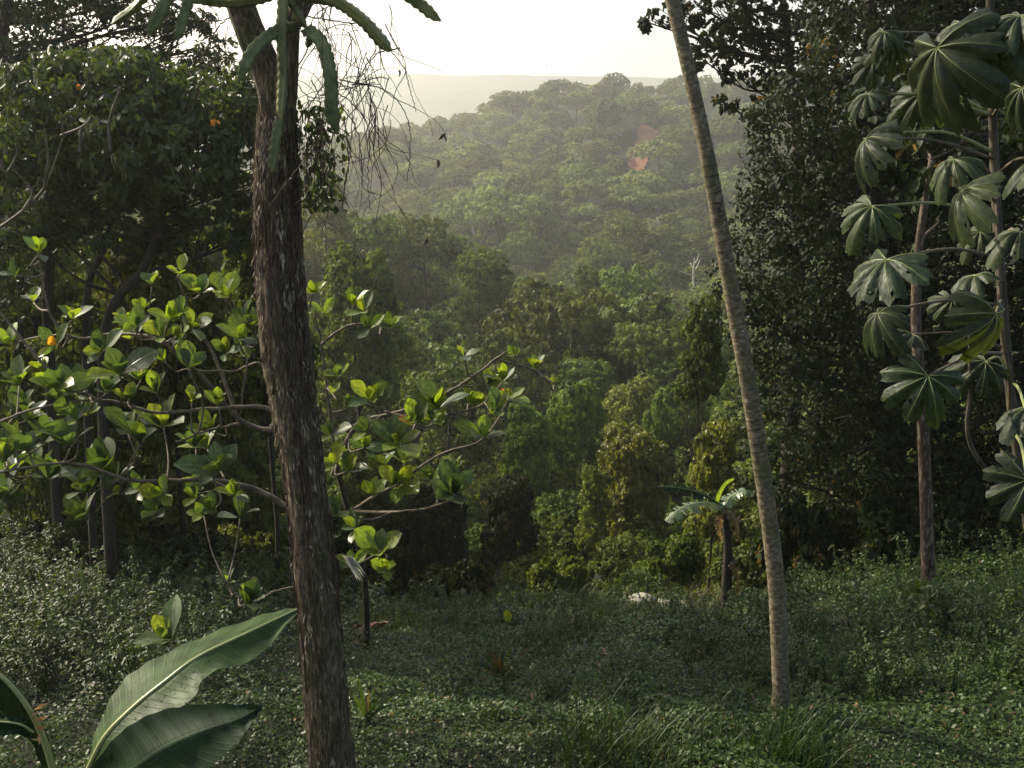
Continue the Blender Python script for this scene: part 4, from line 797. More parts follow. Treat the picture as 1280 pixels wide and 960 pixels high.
# pale bare snags in the valley
for (x, y, d, hp, lab) in [(868, 322, 150, 55, 'pale bare tree trunk standing in the valley just left of the palm'), (822, 272, 190, 30, 'thin pale bare trunk on the lower hill slope'), (590, 262, 200, 26, 'short pale bare trunk at the foot of the hill')]:
    tp_ = at(x, y, d); bt_ = at(x + 3, y + hp, d); c = bt_ - [0, 0, 2]; t = thing('dead_tree', lab, 'tree', c)
    build('trunk', mirror_local([tube(smooth_path([c, (bt_ + tp_) / 2 + rng.normal(0, .3, 3), tp_], 14), np.linspace(.22, .05, 14), 6)], c), [M['snag']], t)
    ch = []
    for q in range(6):
        s0 = bt_ + (tp_ - bt_) * rng.uniform(.4, .9); e = s0 + np.array([rng.normal(0, 1.3), rng.normal(0, .8), rng.uniform(.6, 2)]) * hp / 55; ch.append(tube(smooth_path([s0, (s0 + e) / 2 - [0, 0, .15], e], 6), np.linspace(.09, .03, 6), 4))
    build('branches', mirror_local(ch, c), [M['snag']], t).name = 'branch'
# curled dead leaves by its foot
def dead_leaves(px, py, n, label, sz=.16, spread=.16):
    c = ground_at(px, py); c = c + [0, 0, .12]; ch = []
    for k in range(n):
        p = c + rng.normal(0, 1, 3) * [spread, spread, .05]; D = nrm(rng.normal(0, 1, 3) + [0, 0, .2]); N = nrm(rng.normal(0, .6, 3) + [0, 0, 1]); ch.append(leaves(p[None], D[None], N[None], sz, sz * .5, .5, six=True, fold=.8, droop=.3))
    o = build('dead_leaves', mirror_local(ch, c), [M['dead']]); o.location = c; tag(o, label, 'dead leaves')
dead_leaves(453, 803, 16, 'pile of curled pinkish brown dead leaves right of the thick trunk')
dead_leaves(762, 838, 7, 'few reddish dead leaves lying on the ground cover', .1, .1)
# white wilted drooping leaf
t = thing('wilted_leaf', 'pale wilted shredded leaf hanging right of the thick trunk', 'leaf', at(430, 690, 7)); ch = []
for k in range(14):
    a = at(428 + rng.uniform(-6, 10), 695 + rng.uniform(-4, 8), 7); e = a + np.array([rng.uniform(.04, .16), rng.normal(0, .03), rng.uniform(-.18, -.08)]); ch.append(leaves(a[None], nrm(e - a)[None], np.array([[0.2, -.3, .9]]), np.linalg.norm(e - a), .018, .8, six=True, droop=.2))
m_w = leaf_mat('wilted_pale_leaf', (.35, .33, .25), (.55, .53, .42), .3, .35, .5, tcol=(1, 1, .8), var=0, hue=0); build('blade', mirror_local(ch, np.array(t.location)), [m_w], t)

# ------------------------------------------------------------------ palmate-leaved plant on the right
def palmate(seed, nl=9, span=5.6, deep=.42, droop=.35):
    """umbrella-shaped lobed blade, junction at the origin, opening to -Y"""
    r_ = np.random.default_rng(seed); na, nr = nl * 9, 15; A_ = np.linspace(-span / 2, span / 2, na + 1); RR_ = np.linspace(0.02, 1, nr)
    lob = np.arange(na + 1) / na * nl; fr_ = np.abs((lob % 1) - .5) * 2           # 0 at lobe centre, 1 at notch
    mx_ = 1 - .28 * (np.abs(A_) / (span / 2)) ** 1.5 + r_.normal(0, .02, na + 1)
    lobl = np.append(np.repeat(r_.uniform(.78, 1.04, nl), 9), 1.0); lobl = np.convolve(np.pad(lobl, 2, 'edge'), np.ones(5) / 5, 'valid'); mx_ = mx_ * lobl
    Rm = mx_ * (1 - deep * fr_ ** 7) * (1 - .10 * fr_ ** 2) * (1 + .03 * np.sin(np.arange(na + 1) * 2.1) + r_.normal(0, .01, na + 1))
    V = []; U = []
    for k, a in enumerate(A_):
        rr = RR_ * Rm[k]; lift = .07 * (1 - fr_[k] ** 1.2) * np.sin(np.clip(rr, 0, 1) * math.pi) + .025 * np.sin(k * 1.3 + rr * 5) * rr + .06 * np.sin(A_[k] * 2.1 + seed) * rr + .012 * np.sin(rr * 34 - 9 * np.abs((lob[k] % 1) - .5)) * rr
        pull = 1 - .10 * droop * rr ** 2
        z = -droop * rr ** 2.0 - .06 * rr * (fr_[k] ** 2) + lift
        V.append(np.stack([np.sin(a) * rr * pull, -np.cos(a) * rr * pull, z], 1)); U.append(np.stack([np.full(nr, ((lob[k] % 1) - .5) * 2), rr], 1))
    V = np.concatenate(V); U = np.concatenate(U); i, j = np.meshgrid(np.arange(na), np.arange(nr - 1), indexing='ij')
    f = np.stack([i * nr + j, i * nr + j + 1, (i + 1) * nr + j + 1, (i + 1) * nr + j], -1).reshape(-1, 4)
    rj = np.tile(np.arange(nr - 1), na); kill = (rj > 8) & (r_.uniform(size=len(f)) < .018); f = f[~kill]
    ch = [dict(v=V, f=f, t=rng.uniform(.2, .9), uv=U)]
    for q in range(nl):  # raised main veins
        k = int((q + .5) * na / nl); ch.append(tube(V[k * nr:(k + 1) * nr] + [0, 0, .004], np.linspace(.009, .002, nr), 4, t=.2, m=1))
    return build('leaf', ch, [M['palmate'], M['rib']], link=False).data
PM = [palmate(q_ + 1, nl=[7, 8, 7, 7][q_ % 4], deep=[.40, .50, .55, .36][q_ % 4] + rng.uniform(-.05, .06), droop=[.5, .7, .62, .85][q_ % 4] + rng.uniform(-.12, .2), span=rng.uniform(4.7, 5.6)) for q_ in range(16)]
b = at(1345, 1010, 6.6); b[2] = terrain(b[0], b[1]) - .1
stem = [b, at(1292, 700, 6.3), at(1264, 500, 6.2), at(1250, 330, 6.1), at(1243, 200, 6.1), at(1240, 90, 6.1), at(1238, 20, 6.1), at(1236, -60, 6.1)]
cp = thing('umbrella_leaf_plant', 'tall plant with huge drooping umbrella-like lobed leaves at the right edge', 'plant', b)
SP = smooth_path(stem, 200); build('stem', mirror_local([tube(SP, np.linspace(.034, .02, 200) * (1 + .1 * (np.arange(200) % 14 == 0)), 10)], b), [M['greybark']], cp)
S2 = smooth_path([at(1280, 640, 6.3), at(1215, 560, 6.0), at(1213, 480, 5.9), at(1212, 400, 5.9)], 40); build('stem', mirror_local([tube(S2, np.linspace(.016, .01, 40), 7)], b), [M['greybark']], cp)
S3 = smooth_path([at(1262, 540, 6.2), at(1262, 470, 5.9), at(1254, 420, 5.8), at(1248, 330, 5.9), at(1246, 240, 6.0)], 40); build('stem', mirror_local([tube(S3, np.linspace(.014, .01, 40), 7)], b), [M['twig']], cp)
# junction px, py, depth, radius px, opening direction (image angle: 0 right, 90 down), tilt towards camera, mesh, attach t on stem
PL = [(1172, 60, 5.6, 92, 130, .6, 0), (1105, 40, 5.9, 38, 150, .3, 2), (1118, 55, 5.9, 44, 120, .9, 1), (1090, 78, 6.1, 30, 150, .5, 2), (1200, 28, 5.7, 60, 150, .5, 0), (1245, 42, 5.6, 72, 120, .6, 3), (1085, 118, 6, 34, 150, .3, 1), (1226, 85, 5.8, 50, 70, .9, 2),
      (1083, 174, 5.5, 58, 150, .25, 2), (1130, 165, 5.9, 30, 100, .4, 1), (1192, 200, 5.6, 50, 150, .3, 2), (1204, 238, 5.2, 72, 120, .55, 0), (1090, 258, 5.3, 62, 150, .3, 2), (1108, 325, 5.0, 78, 125, .7, 0), (1098, 392, 5.2, 62, 150, .35, 3), (1218, 345, 5.8, 46, 150, .3, 2),
      (1245, 392, 5.2, 78, 120, .6, 3), (1160, 470, 5.0, 72, 125, .6, 0), (1282, 512, 5.1, 60, 150, .25, 2), (1278, 110, 5.2, 58, 100, .9, 1), (1190, 375, 5.9, 40, 140, .4, 1), (1284, 600, 5.0, 74, 150, .4, 0), (1275, 290, 5.6, 50, 170, .2, 2), (1300, 200, 5.3, 60, 150, .5, 0), (1232, 452, 5.9, 50, 150, .3, 2), (1140, 418, 6.0, 40, 170, .3, 1), (1225, 290, 6.0, 40, 160, .3, 2), (1150, 118, 6.2, 46, 110, .8, 3), (1275, 20, 5.5, 60, 140, .4, 1)]
for q, (x, y, d, rp, ang, face, mi) in enumerate(PL):
    j_ = at(x, y, d); o = bpy.data.objects.new('leaf', PM[mi + 4 * int(rng.integers(4))]); C.objects.link(o); o.parent = cp; sc = rp / F * d * .95 * rng.uniform(.85, 1.12); face *= rng.uniform(.3, .75); ang += rng.normal(0, 18)
    o.location = j_ - b; o.scale = (sc, sc, sc)
    a = R_(ang); fwd = np.array([math.cos(a), 0, -math.sin(a)]); upn = np.array([0, -face, 1 - .35 * face]) + rng.normal(0, .27, 3)
    D = nrm(fwd * (.75 + .2 * face) + np.array([0, -.35, 0])); orient(o, -D, upn)
    k = int(np.argmin(np.abs(SP[:, 2] - (j_[2] - .12)))); s_ = SP[max(0, k)]
    pth = smooth_path([s_, (s_ + j_) / 2 + [0, 0, .05], j_], 16); pe = build('petiole', mirror_local([tube(pth, np.linspace(.011, .007, 16), 6)], b), [M['rib' if q % 3 == 0 else 'twig']], cp)
# reddish trunk behind it
b2 = ground_at(1163, 770); bb = b2[1]
near_tree('red_trunk_tree', 'straight reddish trunk with pale peeling bark on the right', 'tree', [b2 - [0, 0, .1], at(1158, 640, bb - .1), at(1153, 520, bb - .2), at(1145, 400, bb - .3), at(1150, 300, bb - .3), at(1165, 200, bb - .4)], [.10, .085, .075, .065, .055, .04],
    [(at(1165, 190, bb), .7), (at(1200, 250, bb + .5), .6), (at(1230, 150, bb + .2), .9), (at(1130, 130, bb + .6), .6)], 0.15, 'dark', 'redbark', per=30, dens=1)

# ------------------------------------------------------------------ banana leaves
def ribbon(parent, org, upper, mid, lower, matk, nl=60, nw=7, bulge=.02, tear=0.0, seed=0, rib=.012, name='leaf', cuts=0):
    """blade spanned by two edges and a midrib, all world curves"""
    r_ = np.random.default_rng(seed); U_, M_, L_ = (smooth_path(c, nl) for c in (upper, mid, lower)); rows = []; uvs = []; nrmv = nrm(np.cross(np.gradient(M_, axis=0), L_ - U_))
    v = np.linspace(0, 1, nl); rag = 1 + tear * (np.abs(np.sin(v * 37 + seed)) ** 6 * -.5 + r_.normal(0, .12, nl))
    for s_ in np.linspace(-1, 1, 2 * nw - 1):
        E = U_ if s_ < 0 else L_; a = abs(s_)
        rows.append(M_ + (E - M_) * (a * (rag if a > .6 else 1))[:, None] if np.ndim(a * rag) and a > .6 else M_ + (E - M_) * a)
        rows[-1] = rows[-1] + nrmv * (bulge * math.sin(a * math.pi) + .004 * np.sin(v * 55 + s_ * 3) * a)[:, None]; uvs.append(np.stack([np.full(nl, s_), v], 1))
    k = 2 * nw - 1; drop = set()
    for side in (0, 1):
        cs = np.sort(r_.choice(np.arange(4, nl - 3), cuts, replace=False)) if cuts else []
        seg = np.searchsorted(cs, np.arange(nl)) if cuts else np.zeros(nl, int); offs = r_.normal(0, .022, (cuts or 0) + 1)
        for c_ in cs:
            for j_ in range(k - 1):
                if (side == 0 and j_ < nw - 2) or (side == 1 and j_ > nw - 1): drop.add((int(c_), j_))
        if cuts:
            for j_ in range(k):
                a_ = (nw - 1 - j_) if side == 0 else (j_ - nw + 1)
                if a_ > 1: rows[j_] = rows[j_] + nrmv * (offs[seg] * (a_ / (nw - 1)))[:, None]
    V = np.stack(rows, 1).reshape(-1, 3); i, j = np.meshgrid(np.arange(nl - 1), np.arange(k - 1), indexing='ij')
    f = np.stack([i * k + j, i * k + j + 1, (i + 1) * k + j + 1, (i + 1) * k + j], -1).reshape(-1, 4)
    f = f[[(a_, b_) not in drop for a_, b_ in zip(i.ravel().tolist(), j.ravel().tolist())]]
    o = build(name, [dict(v=V - org, f=f, uv=np.stack(uvs, 1).reshape(-1, 2), t=.5)], [M[matk]], parent)
    if rib: build('midrib', [tube(M_ - org + nrmv * .002, np.linspace(rib, rib * .3, nl), 6, t=.7)], [M['rib']], o)
    return o, rows, nrmv
b = at(70, 1130, 3.7); b[2] = terrain(b[0], b[1]) - .05
bp = thing('banana_plant', 'banana plant with a large wet green leaf in the bottom left corner', 'banana plant', b)
crown_b = at(95, 1010, 3.55)
build('stem', [tube(smooth_path([b - b, (crown_b - b) * .6 + [0.02, 0, 0], crown_b - b], 24), np.linspace(.10, .045, 24), 12)], [M['rib']], bp)
A3 = lambda *q: [at(x, y, d) for x, y, d in q]
o1, rows1, nv1 = ribbon(bp, b, A3((100, 985, 3.55), (124, 905, 3.75), (152, 853, 3.85), (192, 824, 3.95), (260, 793, 4.1), (330, 768, 4.2), (371, 759, 4.2)),
    A3((100, 985, 3.5), (128, 925, 3.5), (165, 885, 3.55), (205, 852, 3.62), (248, 820, 3.72), (310, 790, 3.9), (371, 761, 4.15)),
    A3((100, 985, 3.45), (145, 938, 3.38), (190, 905, 3.42), (238, 876, 3.5), (262, 842, 3.62), (320, 822, 3.78), (371, 766, 4.1)), 'banana', seed=1, tear=.015, bulge=.012)
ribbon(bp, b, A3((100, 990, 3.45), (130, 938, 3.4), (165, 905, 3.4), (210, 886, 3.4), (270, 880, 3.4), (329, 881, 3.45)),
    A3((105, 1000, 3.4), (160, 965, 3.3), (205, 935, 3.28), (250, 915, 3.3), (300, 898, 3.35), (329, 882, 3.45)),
    A3((110, 1010, 3.35), (190, 1000, 3.2), (240, 975, 3.2), (290, 935, 3.25), (312, 908, 3.32), (329, 884, 3.45)), 'banana_shaded', seed=2, bulge=.01, rib=0)
ribbon(bp, b, A3((70, 1010, 3.5), (40, 930, 3.5), (15, 900, 3.5), (-30, 870, 3.5)), A3((75, 1000, 3.5), (58, 935, 3.45), (35, 885, 3.42), (0, 845, 3.4), (-40, 830, 3.4)), A3((78, 1000, 3.5), (66, 945, 3.5), (44, 890, 3.5), (8, 850, 3.5), (-40, 822, 3.5)), 'banana_shaded', seed=3, rib=.016)
ribbon(bp, b, A3((40, 925, 3.35), (20, 918, 3.3), (-30, 925, 3.3)), A3((42, 915, 3.35), (20, 904, 3.3), (-40, 900, 3.3)), A3((42, 908, 3.38), (20, 896, 3.35), (-40, 885, 3.35)), 'banana_shaded', seed=4, rib=.006)
n = 10; c = at(46, 905, 3.4) - b
build('dry_tip', [leaves(c + rng.normal(0, 1, (n, 3)) * [.012, .01, .035], nrm(rng.normal(0, .6, (n, 3)) + [.5, 0, -.1]), rdir(n), .05, .018, .8)], [M['banana_dry']], bp)['kind'] = 'stuff'
# water drops lying on the big leaf
bmv = []; rows1 = np.array(rows1); nrow, nl_, _ = rows1.shape
ico = np.array([[math.cos(a) * s_, math.sin(a) * s_, h] for h, s_ in ((0, 1), (.45, .75)) for a in np.linspace(0, 6.283, 7)[:-1]] + [[0, 0, .65]])
icof = [[q, (q + 1) % 6, 6 + (q + 1) % 6, 6 + q] for q in range(6)]; icot = [[6 + q, 6 + (q + 1) % 6, 12] for q in range(6)]
sgn = 1 if nv1[20][2] > 0 else -1
for _ in range(520):
    a = rng.integers(0, nrow - 1); k = int(np.clip(rng.beta(2.2, 1.6) * nl_, 4, nl_ - 3)); f1, f2 = rng.uniform(0, 1, 2)
    p = rows1[a, k] * (1 - f1) + rows1[a + 1, k] * f1; p = p * (1 - f2) + (rows1[a, k + 1] * (1 - f1) + rows1[a + 1, k + 1] * f1) * f2
    nn = nv1[k] * sgn; e1 = nrm(np.cross(nn, [1, .2, 0])); e2 = np.cross(nn, e1); s_ = rng.uniform(.0016, .0048)
    bmv.append(dict(v=p - b + s_ * (ico[:, :1] * e1 + ico[:, 1:2] * e2 + ico[:, 2:] * nn), f=[np.array(icof), np.array(icot)]))
dr = build('water_drop', [dict(c_, v=c_['v'] - 0) for c_ in bmv], [M['drop']], o1); dr['kind'] = 'stuff'

# small banana plant
b = ground_at(908, 768); db = b[1]
sb = thing('banana_plant', 'small ragged banana plant with a dark stem left of the leaning palm', 'banana plant', b)
build('stem', mirror_local([tube(smooth_path([b - [0, 0, .1], at(908, 735, db), at(910, 690, db), at(906, 640, db)], 20), np.linspace(.11, .06, 20), 10)], b), [M['darkbark']], sb)
def arc_leaf(pts, wpx, matk, tilt, seed, tear=.4, rib=.008):
    m3 = [at(x, y, db + dd) for x, y, dd in pts]; mm = smooth_path(m3, 24); T = nrm(np.gradient(mm, axis=0)); side = nrm(np.cross(T, np.array(tilt, float)))
    v = np.linspace(0, 1, 24); wd = (np.sin(np.pi * np.clip(v * .93 + .07, 0, 1) ** .7) ** .6) * wpx / F * db * .5
    fold = np.cross(side, T); ribbon(sb, b, (mm + side * wd[:, None] - fold * wd[:, None] * .35)[::3], mm[::3], (mm - side * wd[:, None] - fold * wd[:, None] * .35)[::3], matk, nl=50, nw=4, bulge=.005, tear=tear, seed=seed, rib=rib * .7, cuts=16 if tear else 0)
arc_leaf([(905, 636, 0), (885, 620, -.1), (850, 610, -.25), (811, 608, -.3)], 22, 'banana_shaded', (0, -.5, 1), 1)
arc_leaf([(905, 636, 0), (888, 628, -.3), (855, 634, -.6), (825, 658, -.8)], 34, 'banana_pale', (0, -.2, 1), 2)
arc_leaf([(897, 640, 0), (899, 622, 0), (908, 605, .05), (921, 597, .1)], 10, 'bigy', (1, -1, 0), 3, tear=0, rib=0)
arc_leaf([(906, 632, 0), (915, 620, .1), (932, 613, .1), (946, 620, .1)], 24, 'banana_pale', (0, -.3, 1), 4)
arc_leaf([(906, 638, 0), (913, 640, -.1), (921, 655, -.15), (924, 684, -.15)], 22, 'banana_dry', (.6, -1, .3), 5, tear=.6)
arc_leaf([(906, 640, 0), (902, 645, -.1), (900, 660, -.15), (903, 680, -.15)], 14, 'banana_dry', (.3, -1, .3), 6, tear=.5)
arc_leaf([(905, 634, 0), (892, 622, .1), (878, 616, .2), (866, 622, .3)], 18, 'banana_pale', (0, -.2, 1), 7)
arc_leaf([(908, 700, 0), (916, 705, -.1), (922, 720, -.1), (922, 745, -.1)], 14, 'banana_dry', (.3, -1, .3), 8, tear=.5)

# ------------------------------------------------------------------ ground vegetation
def cover_points(n, x0, x1, y0, y1, keep=None):
    # even in the picture rather than on the ground: density falls with distance squared
    yy = y0 * (y1 / y0) ** rng.uniform(0, 1, n); xx = rng.uniform(-1, 1, n) * (0.60 * yy + 1.0)
    m_ = (xx > x0) & (xx < x1); 
    if keep is not None: m_ &= keep(xx, yy)
    return xx[m_], yy[m_]
xx, yy = cover_points(330000, -12, 12, 3.6, 21)
mound = fbm(xx / .9 + 5, yy / .9, 2.2, 4); hgt = .05 + 1.0 * np.clip(mound - .36, 0, 1) + .25 * np.clip((xx - 2.5) / 4, 0, 1) * np.clip((yy - 8) / 4, 0, 1)
lift = hgt * rng.uniform(.25, 1.0, len(xx)) ** .6
P = np.stack([xx, yy, terrain(xx, yy) + lift], 1)
slope = nrm(np.stack([-(fbm((xx + .08) / .9 + 5, yy / .9, 2.2, 3) - fbm((xx - .08) / .9 + 5, yy / .9, 2.2, 3)) * 4, -(fbm(xx / .9 + 5, (yy + .08) / .9, 2.2, 3) - fbm(xx / .9 + 5, (yy - .08) / .9, 2.2, 3)) * 4, np.ones(len(xx))], 1))
N = nrm(slope + rng.normal(0, .42, P.shape)); D = nrm(np.cross(N, rdir(len(P))) + [0, 0, -.15])
Lf = rng.uniform(.020, .050, len(P)) * (1 + .25 * np.clip((yy - 10) / 6, 0, 1)) * (1 + .35 * (noise3(xx / 1.7, yy / 1.7, 5) > .6))
tint = np.clip(.25 + .75 * (fbm(xx / 1.4, yy / 1.4, 9) - .1) + rng.normal(0, .18, len(P)), 0, .93); tint[rng.uniform(size=len(P)) < .012] = 1.0
tag(build('ground_cover', [leaves(P, D, N, Lf, Lf * .62, tint)], [M['cover']]), 'dense small-leaved creeping ground cover over the clearing', 'ground cover', kind='stuff')

# fallen leaves among the cover
xx, yy = cover_points(800, -9, 8, 4.5, 17); kp = noise3(xx / 1.1, yy / 1.1, 14) > .58; xx, yy = xx[kp], yy[kp]; P = np.stack([xx, yy, terrain(xx, yy) + rng.uniform(.1, .34, len(xx))], 1)
N = nrm(rng.normal(0, .5, P.shape) + [0, 0, 1]); Lf = rng.uniform(.03, .075, len(P))
tag(build('leaf_litter', [leaves(P, nrm(np.cross(N, rdir(len(P)))), N, Lf, Lf * .45, .5, six=True, fold=.6, droop=.2)], [M['litter']]), 'brown fallen leaves caught in the ground cover', 'leaf litter', kind='stuff')

# loose weeds: taller leafy stems
def rain():
    n = 130; P = np.array([at(*q) for q in zip(rng.uniform(150, 1200, n), rng.uniform(60, 900, n), rng.uniform(3.5, 9, n))]); ch = []
    for p in P:
        s_ = rng.uniform(.0015, .0035); v = np.array([[0, 0, 1.3], [1, 0, 0], [0, 1, 0], [-1, 0, 0], [0, -1, 0], [0, 0, -1]]) * s_ + p
        ch.append(dict(v=v, f=np.array([[0, 1, 2], [0, 2, 3], [0, 3, 4], [0, 4, 1], [5, 2, 1], [5, 3, 2], [5, 4, 3], [5, 1, 4]])))
    tag(build('rain_drops', ch, [M['drop']]), 'scattered falling drops of rain caught by the sun', 'rain', kind='stuff')
rain()
def weed_mesh(seed, h, nleaf, leaf, matk):
    r_ = np.random.default_rng(seed); ch = []
    for s_ in range(5):
        a = r_.uniform(0, 6.28); e = np.array([math.cos(a), math.sin(a), 0]) * h * r_.uniform(.1, .55) + [0, 0, h * r_.uniform(.6, 1)]; q = smooth_path([[0, 0, 0], e * .5 + [0, 0, .1 * h], e], 9); ch.append(tube(q, np.linspace(.006, .002, 9), 4, t=.5, m=1))
        k = r_.integers(2, 9, nleaf // 5); p = q[k] + r_.normal(0, .02, (len(k), 3)); D = nrm(r_.normal(0, 1, (len(k), 3)) * [1, 1, .3] + [0, 0, -.2]); ch.append(leaves(p, D, nrm(r_.normal(0, .3, p.shape) + [0, 0, 1]), leaf * r_.uniform(.6, 1.2, len(k)), leaf * .5, r_.uniform(.3, .9, len(k)), six=True, droop=.2))
    return build('weed', ch, [M[matk], M['grass']], link=False)
W_ = [weed_mesh(1, .5, 170, .048, 'cover'), weed_mesh(2, .7, 220, .055, 'left'), weed_mesh(3, .4, 160, .045, 'cover'), weed_mesh(4, .9, 240, .055, 'left')]
xx, yy = cover_points(900, -12, 12, 8.5, 21); kp = (noise3(xx / 1.5, yy / 1.5, 8) > .45) | (yy > 15) | (xx < -3) | (xx > 3); xx, yy = xx[kp], yy[kp]
sc = rng.uniform(.5, 1.15, len(xx)); sc = np.where(xx < -2.4, sc * 1.15, np.where(xx > 3, sc * 1.1, sc * .85))
stuff_instances('undergrowth', np.stack([xx, yy, terrain(xx, yy)], 1), np.stack([sc] * 3, 1), rng.uniform(0, 6.28, len(xx)), W_, 'mixed leafy weeds growing round the edge of the clearing')['category'] = 'weeds'

def grass_chunk(c, n, h, spread, w=.008, t=.5, lean=.7, r_=rng):
    p = c + r_.normal(0, 1, (n, 3)) * [spread, spread, 0]; p[:, 2] = terrain(p[:, 0], p[:, 1]) - .02; H = h * r_.uniform(.3, 1.15, n); a = r_.uniform(0, 6.28, n); ln = lean * r_.uniform(.1, 1.2, n)
    o_ = np.stack([np.cos(a), np.sin(a), np.zeros(n)], 1); S = np.stack([-np.sin(a), np.cos(a), np.zeros(n)], 1); vs_ = []
    for q in (0, .35, .7, 1.0):
        cen = p + o_ * (ln * H * q ** 2)[:, None] + np.array([0, 0, 1.0]) * (H * q * (1 - .25 * ln * q))[:, None]; ww = w * (1 - q) ** .6 + .0006; vs_ += [cen - S * ww, cen + S * ww]
    v = np.stack(vs_, 1).reshape(-1, 3); k = np.arange(n)[:, None] * 8; f = np.concatenate([k + [0, 1, 3, 2], k + [2, 3, 5, 4], k + [4, 5, 7, 6]])
    return dict(v=v, f=f, t=np.repeat(np.clip(t + r_.normal(0, .2, n), 0, .9), 8))
ch = []
for _ in range(260):     # edge of the clearing
    px = rng.uniform(430, 900); c = ground_at(px, rng.uniform(722, 800)); ch.append(grass_chunk(c, int(rng.integers(8, 26)), rng.uniform(.25, .62), .16, .006, rng.uniform(.3, .9)))
for _ in range(80):
    c = ground_at(rng.uniform(430, 1250), rng.uniform(780, 950)); ch.append(grass_chunk(c, int(rng.integers(5, 14)), rng.uniform(.12, .3), .1, .004, rng.uniform(.3, .8)))
tag(build('grass', ch, [M['grass']]), 'loose tufts of grass along the edge of the clearing', 'grass', kind='stuff')
for (px, py, n, h, sp, lab) in [(765, 968, 520, .62, .26, 'tall dark grass clump at the bottom edge left of centre right'), (905, 962, 220, .42, .2, 'short dark grass clump at the bottom edge between tall clump and palm foot'), (990, 955, 420, .55, .24, 'dark grass clump growing at the foot of the leaning palm')]:
    c = ground_at(px, py); o = build('grass_clump', mirror_local([grass_chunk(c, n, h, sp, .006, .12)], c), [M['grass']]); o.location = c
    tag(o, {765: 'tall dark grass clump at the bottom edge nearest the middle', 905: 'short dark grass clump between the tall clump and the palm foot', 990: 'dark grass clump growing at the foot of the leaning palm'}[px], 'grass clump')
for (px, py, n, h, sp, lab) in [(872, 752, 170, .55, .25, 'dry yellow grass patch beside the small banana plant'), (700, 790, 50, .4, .1, 'thin yellowish grass tuft in the middle of the clearing')]:
    c = ground_at(px, py); o = build('dry_grass', mirror_local([grass_chunk(c, n, h, sp, .006, .5, lean=1.3)], c), [M['drygrass']]); o.location = c; tag(o, lab, 'dry grass')
# spiky plant with reddish yellow blades
c = ground_at(627, 848); t = thing('spiky_plant', 'spiky plant of yellow and reddish blades alone in the clearing', 'plant', c)
for (px, py) in [(586, 826), (600, 815), (611, 812), (624, 818), (640, 806), (667, 806), (598, 838), (655, 850)]:
    e = at(px, py, c[1] + rng.normal(0, .1)); q = smooth_path([c, (c + e) / 2 + [0, 0, .04], e], 10); T = np.gradient(q, axis=0); S = nrm(np.cross(T, [0, -1, .6])); wv = np.array([.012, .018, .02, .02, .018, .016, .013, .01, .006, .001])[:, None]
    v = np.stack([q - S * wv, q + S * wv], 1).reshape(-1, 3) - c; k = np.arange(9)[:, None] * 2
    build('blade', [dict(v=v, f=k + [0, 1, 3, 2], t=rng.uniform(0, 1))], [M['drygrass' if px in (624, 667, 611) else 'grass']], t)
c = ground_at(458, 900); t = thing('spiky_plant', 'green spiky plant with one yellow blade beside the thick trunk', 'plant', c)
for (px, py) in [(447, 845), (462, 862), (478, 868), (440, 866), (492, 880), (465, 875)]:
    e = at(px, py, c[1] + rng.normal(0, .08)); q = smooth_path([c, (c + e) / 2 + [0, 0, .03], e], 10); T = np.gradient(q, axis=0); S = nrm(np.cross(T, [0, -1, .6])); wv = np.array([.01, .014, .016, .016, .014, .012, .011, .008, .005, .001])[:, None]
    v = np.stack([q - S * wv, q + S * wv], 1).reshape(-1, 3) - c; k = np.arange(9)[:, None] * 2
    build('blade', [dict(v=v, f=k + [0, 1, 3, 2], t=rng.uniform(0, 1))], [M['drygrass' if px == 462 else 'grass']], t)
# bright single leaf plant in the middle
c = ground_at(640, 790); t = thing('seedling', 'seedling with one bright yellow green leaf in the clearing', 'seedling', c)
build('stem', [tube(np.array([[0, 0, 0], at(634, 766, c[1]) - c]), [.006, .004], 5, t=.4)], [M['grass']], t)
o = bpy.data.objects.new('leaf', BL['y'][2]); C.objects.link(o); o.parent = t; o.location = at(636, 780, c[1] - .02) - c; orient(o, (-.2, 0, 1), (.3, -1, .2)); o.scale = (.22, .24, .24)

# sapling round the foot of the reddish trunk
c = ground_at(1158, 800); t = thing('sapling', 'leafy sapling with drooping light green leaves below the reddish trunk', 'sapling', c); sp_t = at(1150, 722, c[1]) ; q = smooth_path([c, (c + sp_t) / 2 + [.05, 0, 0], sp_t], 12)
build('stem', mirror_local([tube(q, np.linspace(.014, .005, 12), 6)], c), [M['twig']], t); n = 330
pp = np.array([at(*z) for z in zip(rng.normal(1160, 17, n), rng.uniform(722, 800, n), rng.normal(c[1] - .1, .25, n))])
build('foliage', mirror_local([leaves(pp, nrm(rng.normal(0, .8, (n, 3)) * [1, 1, .3] + [0, 0, -.5]), nrm(rng.normal(0, .4, (n, 3)) + [0, -.3, 1]), rng.uniform(.08, .17, n), .06, rng.uniform(.4, .9, n), six=True, droop=.2)], c), [M['left']], t)

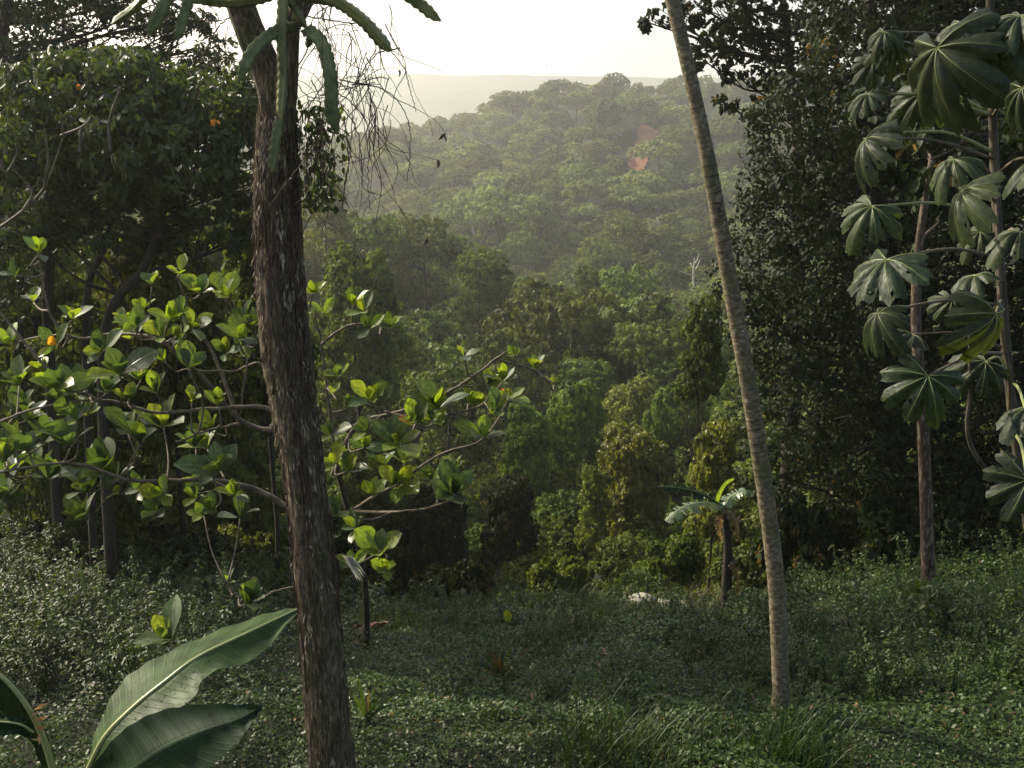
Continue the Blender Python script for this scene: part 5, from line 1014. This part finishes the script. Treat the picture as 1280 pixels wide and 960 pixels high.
# pale stones under the weeds
for (px, py, wd, hd, lab) in [(801, 752, 34, 17, 'pale rounded stone lying leftmost at the clearing edge'), (829, 744, 24, 15, 'small pale stone second from the left at the clearing edge'), (856, 738, 28, 13, 'pale flat stone half hidden by dry grass'), (887, 728, 26, 14, 'pale stone nearest the small banana plant')]:
    c = ground_at(px, py + 6); u = np.linspace(0, math.pi, 13); v_ = np.linspace(0, 2 * math.pi, 20, endpoint=False); U2, V2 = np.meshgrid(u, v_, indexing='ij')
    p = np.stack([np.sin(U2) * np.cos(V2), np.sin(U2) * np.sin(V2), np.cos(U2)], -1).reshape(-1, 3); p = p * (1 + 1.1 * (fbm(p[:, 0] * 1.3 + px, p[:, 1] * 1.3, p[:, 2] * 1.3) - .47)[:, None])
    p = p * [wd / F * c[1] * .55, .2, hd / F * c[1] * .6]; i, j = np.meshgrid(np.arange(12), np.arange(20), indexing='ij'); j2 = (j + 1) % 20; f = np.stack([i * 20 + j, (i + 1) * 20 + j, (i + 1) * 20 + j2, i * 20 + j2], -1).reshape(-1, 4)
    o = build('stone', [dict(v=p, f=f)], [M['stone']]); o.location = c + [0, 0, .24 if px == 801 else .17 if px < 860 else .12]; tag(o, lab, 'stone', 'pale stones at the clearing edge')

# ------------------------------------------------------------------ haze
def box(x0, x1, y0, y1, z0, z1):
    v = np.array([[x, y, z] for z in (z0, z1) for y in (y0, y1) for x in (x0, x1)], float)
    return v, np.array([[0, 2, 3, 1], [4, 5, 7, 6], [0, 1, 5, 4], [2, 6, 7, 3], [0, 4, 6, 2], [1, 3, 7, 5]])
v, f = box(-2900, 2900, -120, 3000, -140, 190)
mh, nh, out = new_mat('haze_air'); pv = nh.nodes.new('ShaderNodeVolumePrincipled'); pv.inputs['Color'].default_value = (1.0, .985, .93, 1); pv.inputs['Density'].default_value = HAZE; pv.inputs['Anisotropy'].default_value = 0.62
nh.links.new(pv.outputs[0], out.inputs['Volume'])
hz = build('haze', [dict(v=v, f=f)], [mh], smooth=False); tag(hz, 'pale haze filling the valley air', 'haze', kind='stuff')
bpy.context.view_layer.update()
